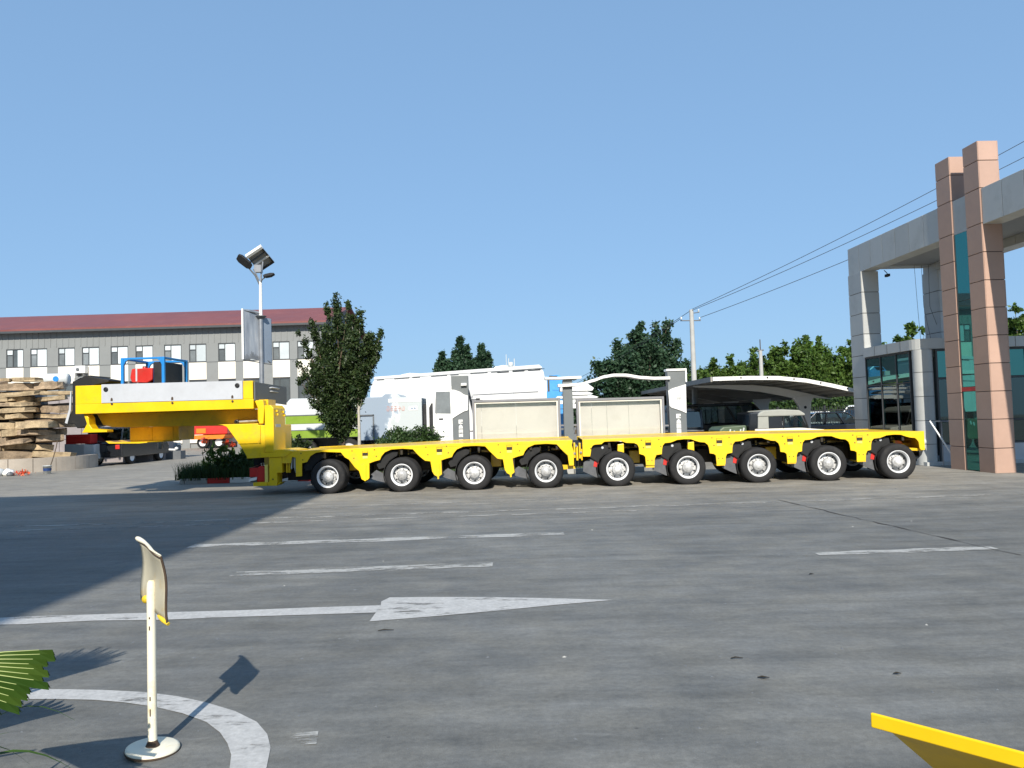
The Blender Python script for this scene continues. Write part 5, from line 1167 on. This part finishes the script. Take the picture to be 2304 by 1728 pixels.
# far truck under the neck: white flatbed and red tractor
ft = thing('flatbed_truck', 'far white flatbed truck seen under the yellow neck', 'truck', (0, 62, 0))
MB().box((-30.6, 0, 1.55), (-24.2, 2.3, 2.05)).build('bed', 'greywhite', ft, bevel=.03); MB().box((-30.6, -.05, 2.055), (-24.4, 2.3, 2.9)).build('load', 'lblue', ft); MB().box((-28.6, -.05, 1.0), (-26.0, .0, 1.53)).build('side_guard', 'white', ft)
lorry_cab(ft, -28.6, -30.9, 2.3, .8, 2.0, 'white', .1).location = (0, 1.15, 0)
MB().box((-30, .5, .7), (-24.4, 1.8, 1.0)).build('chassis', 'black', ft)
for x in (-29.5, -26.4, -25.2): car_wheel(ft, x, .2, .52, .3); car_wheel(ft, x, 2.1, .52, .3)
rt = thing('red_truck', 'far red truck end seen beside the flowers under the neck', 'truck', (0, 58, 0))
MB().box((-23.9, 0, 1.05), (-21.3, 2.3, 2.6)).build('body', 'red', rt, bevel=.05); MB().prism([(-24.0, .7), (-24.0, 1.0), (-21.4, 1.0), (-21.6, .7)], -.1, 2.3).build('bumper', 'orange', rt, bevel=.03)
MB().box((-23.6, -.02, 1.15), (-22.9, -.002, 1.5)).build('plate', 'orange', rt)
for x in (-23.2, -22.0): car_wheel(rt, x, .3, .45, .3)

# ---------------------------------------------------------------- notice board
nb_ = thing('notice_board', 'grey and white outdoor notice board with two glass cases and wavy top', 'notice board', (0, 24, 0))
def post(pts_z, x0, x1, z1, name='post', lean=.0):
    return MB().prism([(x0 + .02, 0), (x0 + .02, .8), (x0, z1), (x1, z1), (x1, .8), (x1, 0)], 0, .36).build(name, 'post_grey', nb_, bevel=.004, seg=1)
p1 = post(None, -1.88, -1.36, 2.95); p2 = MB().box((1.57, 0.02, 0), (1.86, .34, 2.72)).build('post', 'post_grey', nb_, bevel=.004, seg=1); p3 = post(None, 4.81, 5.35, 2.90)
def curve(xs, f, th, y0=-.08, y1=.42):
    up = [(x, f(x) + th) for x in xs]; lo = [(x, f(x)) for x in xs]; return up, lo
MB().prism([(-1.92, 2.53), (-1.78, 2.52), (-1.6, 2.45), (-1.5, 2.37), (-1.37, 2.33), (-1.38, 1.88), (-1.52, 1.84), (-1.7, 1.74), (-1.91, 1.61)], -.03, -.003).build('white_wave', 'white', p1)
MB().prism([(4.81, 2.30), (4.95, 2.37), (5.15, 2.42), (5.36, 2.48), (5.345, 1.59), (5.2, 1.66), (5.05, 1.72), (4.9, 1.77), (4.835, 1.83)], -.03, -.003).build('white_wave', 'white', p3)
def glyph(parent, x, z, s, kind):
    b = MB(); y0, y1 = -.012, -.0022
    if kind == 0: q = [(0, 0, 1, .2), (0, .2, .25, 1), (.25, .8, 1, 1), (.8, .45, 1, .8), (.32, .32, .7, .7)]
    elif kind == 1: q = [(0, 0, 1, .18), (.05, .18, .3, .62), (.7, .18, .95, .62), (.15, .62, .85, .8), (.35, .8, .65, 1), (.38, .25, .62, .55)]
    elif kind == 2: q = [(0, 0, 1, .16), (0, .16, .18, .84), (.82, .16, 1, .84), (0, .84, 1, 1), (.26, .24, .74, .76)]
    else: q = [(0, 0, .46, 1), (.54, 0, 1, 1)]
    for a, b0, c, d in q: b.box((x + a * s, y0, z + b0 * s), (x + c * s, y1, z + d * s * .999))
    b.build('character', 'white', parent)
for k, (z, kd) in enumerate([(1.47, 0), (1.32, 1), (1.17, 2), (1.06, 2), (.86, 0)]): glyph(p1, -1.68, z, .125, kd)
for k, (z, kd) in enumerate([(1.44, 0), (1.28, 1), (1.13, 2), (.98, 3)]): glyph(p3, 5.03, z, .135, kd)
b = MB()
for x, z in ((-1.64, 2.2), (-1.6, 2.12), (-1.67, 2.14), (-1.63, 2.08)): b.box((x, -.036, z), (x + .05, -.0301, z + .012))
for x in (-1.72, -1.66): b.box((x, -.036, 2.26), (x + .04, -.0301, 2.27))
b.build('scribble', 'post_grey', p1)
b = MB()
for k in range(4): b.box((4.99 + k * .06, -.036, 2.13), (5.01 + k * .06, -.0301, 2.15))
for k in range(4): b.box((5.07 + k * .035, -.036, 2.0 + .03 * (k % 2)), (5.085 + k * .035, -.0301, 2.09))
b.build('scribble', 'post_grey', p3)
def wave_bar(pts, th, y0=-.1, y1=.45):
    pts2 = []
    for i in range(len(pts) - 1):
        for k in range(5):
            u = k / 5; (xa, za), (xb, zb) = pts[i], pts[i + 1]; u2 = u * u * (3 - 2 * u) * .5 + u * .5
            pts2.append((xa + (xb - xa) * u, za + (zb - za) * u2))
    pts2.append(pts[-1])
    return MB().prism([(x, z) for x, z in pts2] + [(x, z - th) for x, z in pts2[::-1]], y0, y1).build('wave_top', 'white', nb_, bevel=.006)
wave_bar([(1.42, 2.60), (1.7, 2.60), (2.12, 2.62), (2.5, 2.72), (2.85, 2.83), (3.15, 2.87), (3.5, 2.86), (4.0, 2.77), (4.4, 2.735), (4.87, 2.73)], .085)
wave_bar([(1.02, 2.83), (1.5, 2.82), (2.14, 2.83)], .075)
wave_bar([(-1.57, 2.715), (-1.40, 2.715)], .075)
wave_bar([(-.0, 2.79), (.2, 2.81)], .05) if False else None
MB().box((1.60, .05, 2.721), (2.0, .3, 2.745)).build('cap_block', 'dark_grey', nb_)
b = MB(); b.box((4.78, -.03, 2.905), (5.40, .4, 2.97)); b.box((5.352, -.03, 2.55), (5.40, .4, 2.904)); b.build('cap', 'white', nb_, bevel=.004)
def case(x0, x1, zb, zt_, seams):
    c = MB(); f = .07
    c.box((x0, 0.02, zb), (x0 + f, .32, zt_)); c.box((x1 - f, .02, zb), (x1, .32, zt_)); c.box((x0 + f, .02, zt_ - f), (x1 - f, .32, zt_)); c.box((x0 + f, .02, zb), (x1 - f, .32, zb + f))
    cs = c.build('display_case', 'frame_grey', nb_, bevel=.004, seg=1)
    g0 = .045; c = MB(); a, b2 = x0 + f + .002, x1 - f - .002
    c.box((a, .045, zb + f), (a + g0, .075, zt_ - f)); c.box((b2 - g0, .045, zb + f), (b2, .075, zt_ - f)); c.box((a + g0, .045, zt_ - f - g0), (b2 - g0, .075, zt_ - f)); c.box((a + g0, .045, zb + f), (b2 - g0, .075, zb + f + g0)); c.build('inner_frame', 'cream', cs)
    e = [a] + seams + [b2]
    for u, v_ in zip(e, e[1:]): MB().box((u + .003, .21, zb + f), (v_ - .003, .225, zt_ - f)).build('back_board', 'board', cs)
    MB().box((a + g0, .055, zb + f + g0), (b2 - g0, .06, zt_ - f - g0)).build('glass', 'clear', cs)
    MB().box((x0 + .02, .05, 0), (x0 + .1, .15, zb)).build('foot', 'frame_grey', cs); MB().box((x1 - .1, .05, 0), (x1 - .02, .15, zb)).build('foot', 'frame_grey', cs)
    MB().box((a + .1, .10, zb + f + .02), (b2 - .1, .2, zb + f + .05)).build('ledge', 'cream', cs)
    MB().box((a + .15, .08, zt_ - f - .06), (b2 - .1, .16, zt_ - f - .03)).build('light_tube', 'cream', cs)
    return cs
case(-1.25, 1.47, .72, 2.18, [-.98, .1]); case(1.97, 4.68, .70, 2.13, [2.45, 2.92, 3.6])
MB().box((-1.36, .1, 1.2), (-1.26, .2, 1.25)).box((1.47, .1, 1.3), (1.57, .2, 1.35)).box((1.86, .1, 1.3), (1.97, .2, 1.35)).box((4.68, .1, 1.2), (4.81, .2, 1.25)).build('link_bar', 'frame_grey', nb_)

# ---------------------------------------------------------------- carport
cp = thing('carport', 'low open carport with a curved pale roof over parked vehicles', 'carport', (.45, 1.4, .05))
roofx = [(6.0, 2.60), (7.2, 2.60), (8.1, 2.57), (9.0, 2.46), (9.8, 2.28), (10.5, 2.10), (10.95, 1.98)]
b = MB(); n = len(roofx); Y0, Y1 = 23.6, 43.0; vs = []
for x, z in roofx: vs += [(x, Y0, z), (x, Y1, z), (x, Y0, z + .06), (x, Y1, z + .06)]
fs = []
for i in range(n - 1): p, q = i * 4, i * 4 + 4; fs += [(p, p + 1, q + 1, q), (p + 2, q + 2, q + 3, p + 3), (p, q, q + 2, p + 2), (p + 1, p + 3, q + 3, q + 1)]
fs += [(0, 2, 3, 1), (n * 4 - 4, n * 4 - 3, n * 4 - 1, n * 4 - 2)]
rfc = b.add(vs, fs).build('roof_sheet', 'carport', cp)
MB().prism(roofx_ := [(x, z - .055) for x, z in roofx] + [(x, z + .07) for x, z in roofx[::-1]], 23.54, 23.598).build('fascia', 'white', cp, bevel=.004)
MB().box((5.94, 23.6, 2.52), (5.998, 43, 2.68)).build('edge_beam', 'carport', cp)
b = MB()
for k in range(5): x, z = 6.9 + k * .85, 0; z = np.interp(x, [p[0] for p in roofx], [p[1] for p in roofx]); b.disc((x, 23.537, float(z) + .02), .03, n=8, th=.004)
b.build('bolt', 'black', cp, kind='stuff')
for k in range(11):
    x = 6.25 + k * .45; z = float(np.interp(x, [p[0] for p in roofx], [p[1] for p in roofx])); MB().box((x, 23.65, z - .09), (x + .06, 42.9, z - .012)).build('purlin', 'carport', cp)
for y in (26.3, 30.9, 35.5, 40.1):
    MB().prism([(x, z - .10) for x, z in roofx] + [(10.1, 1.98), (9.6, 1.95), (9.2, 2.05), (8.4, 2.22), (7.2, 2.36), (6.1, 2.45)], y, y + .14).build('rafter', 'white' if y < 28 else 'carport', cp)
    MB().prism([(9.75, 0), (9.79, 1.3), (9.72, 1.7), (9.5, 2.02), (10.3, 2.04), (10.18, 1.8), (10.12, 1.3), (10.12, 0)], y - .02, y + .16).build('column', 'white', cp, bevel=.02)
MB().disc((9.95, 26.275, 1.62), .05, n=14, th=.004).build('cable_hole', 'black', cp)
jp = thing('jeep', 'old beige jeep with grey canvas top parked under the carport', 'jeep', (8.2, 24.35, .05), 0)
MB().prism([(-.62, .35), (-.65, .98), (.75, .98), (1.55, .90), (1.6, .4)], 0, 1.5).build('body', 'cream', jp, bevel=.04)
MB().prism([(-.56, 1.36), (-.53, 1.46), (-.38, 1.545), (.2, 1.57), (.75, 1.53), (.92, 1.42), (.93, 1.36)], -.03, 1.53).build('canvas_top', 'soft_top', jp, bevel=.03)
MB().prism([(-.56, .985), (-.54, 1.355), (-.22, 1.355), (-.22, .985)], .0, 1.5).build('rear_curtain', 'soft_top', jp)
MB().prism([(-.21, .985), (-.21, 1.35), (.22, 1.35), (.22, .985)], .02, .04).build('side_window', 'black_gloss', jp)
MB().prism([(.28, .985), (.26, 1.35), (.80, 1.35), (1.0, .985)], .02, .03).build('side_window', 'car_glass', jp)
b = MB(); b.tube([(.25, .02, .98), (.25, .02, 1.36)], .025, 6); b.tube([(1.02, .02, .97), (.88, .02, 1.37)], .025, 6); b.tube([(.62, .02, 1.35), (.95, .02, 1.0)], .012, 6); b.tube([(1.02, 1.46, .97), (.88, 1.46, 1.37)], .025, 6); b.tube([(1.02, .02, .99), (1.02, 1.46, .99)], .02, 6); b.build('windscreen_frame', 'black', jp)
MB().tube([(.55, .3, .95), (.62, .3, 1.12)], .015, 6).lathe([(.14, 0), (.155, .012), (.14, .024)], 14, Matrix.Translation((.6, .3, 1.12)) @ Matrix.Rotation(R(50), 4, 'Y')).build('steering_wheel', 'black', jp)
for x in (-.1, 1.2): car_wheel(jp, x, .08, .36, .2); car_wheel(jp, x, 1.42, .36, .2)
MB().box((-.1, .4, .98), (.2, 1.1, 1.25)).build('seat', 'black', jp, bevel=.03)
ar = thing('army_truck', 'low army green vehicle bonnet with pale patches beside the jeep', 'vehicle', (6.42, 24.3, .1))
MB().prism([(0, .4), (.0, .93), (.12, 1.02), (.85, 1.06), (.9, .4)], 0, 1.4).build('bonnet', 'army', ar, bevel=.04)
MB().prism([(.95, .4), (.95, 1.0), (1.0, 1.45), (1.5, 1.48), (1.5, .4)], .1, 1.5).build('cab', 'black_gloss', ar, bevel=.04)
b = MB()
for x, z in ((.3, .85), (.42, .8), (.62, .84), (.72, .88)): b.prism([(x, z), (x + .03, z + .11), (x + .07, z + .09), (x + .04, z - .02)], -.006, -.002)
b.build('pale_marking', 'greywhite', ar)
for x in (.2, 1.2): car_wheel(ar, x, .1, .36, .22); car_wheel(ar, x, 1.35, .36, .22)
car('parked_van', 'black van deep under the carport behind the jeep', 'van', (8.2, 31.2, 0), R(4), 'black_gloss', *VAN)
car('parked_car', 'dark off-roader under the carport right of the notice board', 'off-roader', (6.2, 29.5, 0), R(80), 'black_gloss', *SUV)
car('parked_car', 'dark saloon in the back row under the carport', 'car', (8.8, 35.8, 0), R(175), 'navy', *SUV)
car('parked_car', 'white saloon behind the black fence, nearer the carport', 'car', (14.7, 39.5, 0), R(170), 'white', *SED)
car('parked_car', 'white car behind the black fence touching the gate pillar', 'car', (18.3, 40.5, 0), R(200), 'white', *SUV)
car('parked_car', 'dark car in front of the black fence between jeep and gate', 'car', (13.6, 33.2, 0), R(8), 'black_gloss', *SED)
mb_ = car('minibus', 'small white minibus far behind under the carport roof', 'minibus', (13.2, 58, 0), R(10), 'white', *VAN)
fc = thing('metal_fence', 'black metal picket fence between the carport and the gate', 'fence', (0, 36.6, 0))
for k in range(6): MB().box((8.0 + k * 2.2, -.05, 0), (8.1 + k * 2.2, .05, 1.75)).build('post', 'black', fc)
MB().box((8, -.02, 1.5), (19.2, .02, 1.55)).build('rail', 'black', fc); MB().box((8, -.02, .3), (19.2, .02, .35)).build('rail', 'black', fc)
b = MB()
for k in range(92): b.box((8.05 + k * .12, -.012, .1), (8.075 + k * .12, .012, 1.7))
b.build('picket', 'black', fc, kind='stuff')
g = np.random.default_rng(55); n = 9000; P = np.stack([g.uniform(8, 26, n), 47 + g.uniform(-.7, .7, n), g.uniform(0, 1, n) ** .7 * 2.6], 1)
hg = leaves('hedge', P, 'leaf_mid', None, .12, seed=56); tag(hg, 'dense green hedge behind the black fence and carport', 'hedge')
g = np.random.default_rng(57); n = 3000; P = np.stack([g.uniform(8.5, 16, n), 35.9 + g.uniform(-.4, .4, n), g.uniform(0, 1, n) * .75], 1)
hg = leaves('hedge', P, 'leaf_dark', None, .07, seed=58); tag(hg, 'low dark hedge at the foot of the black fence', 'hedge')

# ---------------------------------------------------------------- utility poles and wires
up = thing('utility_pole', 'tall pale concrete utility pole carrying the wires', 'utility pole', (7.50, 32, 0))
MB().tube([(0, 0, 0), (0, 0, 5.85)], [.13, .085], 14).build('pole', 'concrete', up)
b = MB(); b.tube([(-.45, .1, 5.42), (.35, -.1, 5.38)], .025, 6); b.tube([(0, 0, 5.7), (.3, -.1, 5.72)], .02, 6); b.build('cross_arm', 'dark_grey', up)
for x, z in ((-.43, 5.45), (.33, 5.42), (.3, 5.74)): MB().lathe([(.001, 0), (.03, 0), (.045, .04), (.03, .07), (.04, .1), (.001, .12)], 10, Matrix.Translation((x, 0, z))).build('insulator', 'greywhite', up)
up2 = thing('utility_pole', 'short concrete pole with bare rod above the carport roof', 'utility pole', (15.42, 48, 0))
MB().tube([(0, 0, 0), (0, 0, 5.3)], [.15, .11], 12).build('pole', 'concrete', up2)
MB().tube([(0, 0, 5.3), (0, 0, 6.0)], .03, 6).build('rod', 'rust', up2); MB().tube([(-.22, 0, 5.3), (.2, 0, 5.34)], .05, 6).build('clamp', 'dark_grey', up2)
up3 = thing('utility_pole', 'tall utility pole outside the frame to the right holding the wire ends', 'utility pole', (20.5, 22, 0))
MB().tube([(0, 0, 0), (0, 0, 11.6)], [.16, .1], 12).build('pole', 'concrete', up3)
MB().tube([(-.6, 0, 11.2), (.6, 0, 11.2)], .05, 6).build('cross_arm', 'dark_grey', up3)
def wire(a, b_, sag, r, label):
    a, b_ = Vector(a), Vector(b_); pts = []
    for i in range(25):
        u = i / 24; p = a.lerp(b_, u); p.z -= sag * 4 * u * (1 - u); pts.append(p - a)
    o = MB().tube(pts, r, 5).build('overhead_wire', 'wire', loc=a); tag(o, label, 'wire', 'overhead wires')
wire((7.52, 31.95, 5.86), (20.0, 22, 11.75), .25, .011, 'top wire from the concrete pole up past the pink pillars')
wire((7.48, 31.95, 5.80), (20.4, 22, 11.3), .28, .011, 'second wire, just below the top one, up past the pink pillars')
wire((7.83, 31.9, 5.50), (20.9, 22, 10.6), .30, .011, 'lowest wire from the bracket of the concrete pole to the gate')
wire((7.48, 32.05, 5.82), (2.0, 58, 3.2), .3, .012, 'wire running from the pole top down to the big tree')
wire((7.07, 32.1, 5.5), (1.0, 58, 2.4), .3, .012, 'wire running from the pole bracket down into the big tree')

# ---------------------------------------------------------------- foreground: bent sign, yellow hopper, palm and grass
sg = thing('sign_stand', 'cream sign plate on a thin post with round base, seen edge on', 'sign', (-1.835, 3.93, 0), 0)
MB().lathe([(.001, .026), (.11, .026), (.124, .02), (.127, .008), (.122, .0), (.001, .0)], 36, Matrix.Translation((0, 0, .004)) @ Matrix.Rotation(R(4), 4, 'Y')).build('base', 'cream_sign', sg)
MB().lathe([(.1275, .003), (.1295, .008), (.1275, .013)], 36, Matrix.Translation((0, 0, .004)) @ Matrix.Rotation(R(4), 4, 'Y')).build('base_rim', 'rust', sg)
MB().lathe([(.0215, .028), (.0215, .80), (.019, .828), (.012, .842), (.001, .842)], 18).build('post', 'cream_sign', sg)
MB().lathe([(.034, .029), (.024, .05), (.0216, .058)], 16).build('weld', 'rust', sg)
b = MB()
for z, h in ((.18, .035), (.255, .02), (.60, .02), (.655, .01)): b.box((-.003, -.0228, z), (.003, -.0205, z + h))
b.build('scratch', 'rust', sg, kind='stuff')
P1_, P2_, P3_, P4_ = [Vector((p[0] * 1.02, p[1] * 1.02, 1.6 + (p[2] - 1.6) * 1.02)) - Vector((-1.835, 3.93, 0)) for p in ((-1.925, 3.99, 1.035), (-1.69, 3.72, .992), (-1.675, 3.77, .672), (-1.895, 3.965, .742))]
N = 10; b = MB(); nrm_ = (P2_ - P1_).cross(P4_ - P1_).normalized(); vs = []
if nrm_.y > 0: nrm_ = -nrm_
for j in range(N + 1):
    for i in range(N + 1):
        u, v_ = i / N, j / N; p = P1_.lerp(P2_, u).lerp(P4_.lerp(P3_, u), v_) - nrm_ * (.006 * math.sin(math.pi * u * 2) * (1 - .3 * v_) + .01 * math.sin(v_ * 5)) ; vs.append(p)
for p in list(vs): vs.append(p - nrm_ * .006)
K = (N + 1) ** 2; fs = []
for j in range(N):
    for i in range(N):
        a = j * (N + 1) + i; fs += [(a, a + 1, a + N + 2, a + N + 1), (K + a, K + a + N + 1, K + a + N + 2, K + a + 1)]
for i in range(N):
    a = i; c = N * (N + 1) + i; l_ = i * (N + 1); r_ = l_ + N; fs += [(a, K + a, K + a + 1, a + 1), (c, c + 1, K + c + 1, K + c), (l_, l_ + N + 1, K + l_ + N + 1, K + l_), (r_, K + r_, K + r_ + N + 1, r_ + N + 1)]
pl_ = b.add(vs, fs, True).build('plate', 'plate_sign', sg)
top_pts = [vs[i] + Vector((0, 0, .006)) for i in range(N + 1)]
b = MB(); b.tube([top_pts[0] + (top_pts[0] - top_pts[1]) * .6] + top_pts, [.009, .013, .012, .010] + [.008] * (N - 6) + [.006, .005, .004, .003], 8); b.build('rolled_edge', 'cream_sign', pl_)
MB().tube([p - Vector((0, 0, .014)) for p in top_pts], .004, 6).build('rim', 'rust', pl_)
MB().tube([vs[j * (N + 1) + N] for j in range(N + 1)], .006, 6).build('rim', 'rust', pl_)
b = MB(); q = [vs[N * (N + 1) + i] for i in range(N + 1)]; b.tube([q[7], q[8], q[9], q[10] + Vector((.006, 0, -.008))], [.006, .011, .013, .009], 8); b.build('yellow_corner', 'sign_yellow', pl_)
b = MB(); b.lathe([(.001, -.006), (.02, -.004), (.02, .004), (.001, .006)], 14, Matrix.Translation((-.036, .02, .745)) @ XFY); b.build('yellow_tab', 'sign_yellow', sg)

hp = thing('steel_ramp', 'bright yellow tilted steel ramp edge close up at the bottom right corner', 'ramp', (1.09, 2.48, 0), 0)
d1 = Vector((.30, -.335, 0)).normalized(); d2 = Vector((-d1.y, d1.x, 0))      # along the upper edge, and away from the viewer
def rpt(a, c, z): p = d1 * a + d2 * c; return (p.x, p.y, z)
BF = [(0, 3, 2, 1), (4, 5, 6, 7), (0, 1, 5, 4), (1, 2, 6, 5), (2, 3, 7, 6), (3, 0, 4, 7)]
LN, ZT = 2.2, .645
def rbox(a0, a1, c0, c1, z0, z1, sh=0.0): return [rpt(a, c + (sh if z == z0 else 0), z) for z in (z0, z1) for a, c in ((a0, c0), (a1, c0), (a1, c1), (a0, c1))]
b = MB(); b.add(rbox(0, LN, 0, .012, ZT - .046, ZT), BF); b.build('edge_bar', 'yellow', hp, bevel=.005, seg=3)
b = MB(); b.add([rpt(.03, .012, ZT - .03), rpt(LN - .02, .012, ZT - .03), rpt(LN - .02, .9, .02), rpt(.03, .9, .02), rpt(.03, .022, ZT - .012), rpt(LN - .02, .022, ZT - .012), rpt(LN - .02, .92, .03), rpt(.03, .92, .03)], BF)
b.build('ramp_plate', 'yellow', hp)
for a in (.5, 1.3, 2.0):
    b = MB(); b.add(rbox(a, a + .06, .30, .36, 0, .40), BF); b.build('strut', 'yellow_old', hp)
def fan_leaf(parent, apex, direc, up, length, spread, n, droop=.1, seed=0):
    r = random.Random(seed); d = Vector(direc).normalized(); u = Vector(up); u = (u - d * u.dot(d)).normalized(); s_ = d.cross(u); ap = Vector(apex)
    b = MB(); rb = MB()
    for k in range(n):
        a0 = spread * ((k) / n - .5); a1 = spread * ((k + 1.12) / n - .5); am = (a0 + a1) / 2; ln = length * r.uniform(.9, 1.06) * (1 - .12 * abs(am / spread * 2) ** 2)
        def pt(a, t, lift): 
            q = ap + (d * math.cos(a) + s_ * math.sin(a)) * (ln * t) + u * lift; q.z -= droop * ln * t * t; return q
        vs = []
        for t, wv in ((.05, 1), (.4, 1), (.72, .95), (.92, .65), (1.0, .28)):
            aa, ab = am + (a0 - am) * wv, am + (a1 - am) * wv
            vs += [pt(aa, t, -.012 * t), pt(am, t, .020 * t), pt(ab, t, -.012 * t)]
        b.add(vs, [(i * 3 + j, i * 3 + j + 1, i * 3 + j + 4, i * 3 + j + 3) for i in range(4) for j in range(2)])
        rb.tube([vs[1], vs[4], vs[7], vs[10]], [.003, .003, .0025, .0012], 4, False)
    lf = b.build('leaf', 'palm', parent); rb.build('leaf_rib', 'palm_rib', lf); return lf
pb = Vector((-2.75, 3.15, 0))
fp = thing('fan_palm', 'fan palm with a pleated leaf reaching in beside the cream sign', 'palm', pb)
MB().tube([(0, 0, 0), (-.02, 0, .25), (-.04, .0, .42)], [.07, .065, .05], 10).build('trunk', 'bark', fp)
specs = [((.28, -.12, .70), (1.0, -.06, .02), (0, -.40, .92), .67, .62, 13, .11), ((-.42, .25, 1.08), (.1, .1, 1), (0, -1, .1), .62, 1.35, 22, .0), ((-.1, .35, .55), (-.2, .9, .15), (0, -.2, 1), .5, 1.8, 14, .2), ((-.5, -.2, .8), (-.8, -.4, .3), (0, 0, 1), .55, 2.0, 16, .2), ((-.4, .5, .7), (-.5, .8, .2), (0, 0, 1), .5, 2, 14, .2)]
for i, (ap, d, u, l, sp_, n, dr) in enumerate(specs):
    fan_leaf(fp, ap, d, u, l, sp_, n, dr, i)
    MB().tube([(-.03, 0, .40), (ap[0] * .5, ap[1] * .5, .40 + (ap[2] - .4) * .7), ap], [.012, .009, .006], 6).build('leaf_stalk', 'palm_rib', fp)
gc = thing('spider_plant', 'clump of long thin arching green leaves at the lower left edge', 'plant', (-2.26, 2.85, 0))
r = random.Random(8)
def long_leaf(pts, w):
    b = MB(); n = 12; vs = []; P_ = [Vector(p) for p in pts]
    for i in range(n + 1):
        t = i / n; q = P_[0] * (1 - t) ** 2 + P_[1] * 2 * t * (1 - t) + P_[2] * t * t; tg = ((P_[1] - P_[0]) * (1 - t) + (P_[2] - P_[1]) * t).normalized()
        sd = tg.cross(Vector((0, 0, 1))); sd = sd.normalized() if sd.length > .01 else Vector((1, 0, 0)); ww = w * math.sin(math.pi * min(1, .12 + t * .95)) ** .6 + .0008
        vs += [q - sd * ww + Vector((0, 0, ww * .35)), q, q + sd * ww + Vector((0, 0, ww * .35))]
    return b.add(vs, [(i * 3 + j, i * 3 + j + 1, i * 3 + j + 4, i * 3 + j + 3) for i in range(n) for j in range(2)], True)
fixed = [((0, 0, 0), (.2, .15, .75), (.56, .16, .50)), ((0, 0, 0), (.2, .0, .5), (.50, .0, .33)), ((0, 0, 0), (.25, -.1, .55), (.58, -.15, .36)), ((0, 0, 0), (.15, -.1, .7), (.42, -.1, .52)), ((.1, 0, 0), (.35, -.1, .42), (.46, -.12, .25)), ((.1, -.1, 0), (.4, -.2, .35), (.52, -.25, .42))]
for k, p in enumerate(fixed): long_leaf(p, .007 if k not in (1, 3) else .022).build('leaf', 'palm', gc)
for k in range(26):
    a = r.uniform(0, 6.28); l = r.uniform(.3, .6); h = r.uniform(.4, .85)
    long_leaf([(0, 0, 0), (l * .4 * math.cos(a), l * .4 * math.sin(a), h), (l * math.cos(a), l * math.sin(a), h * r.uniform(.35, .8))], r.uniform(.006, .016)).build('leaf', 'palm', gc)
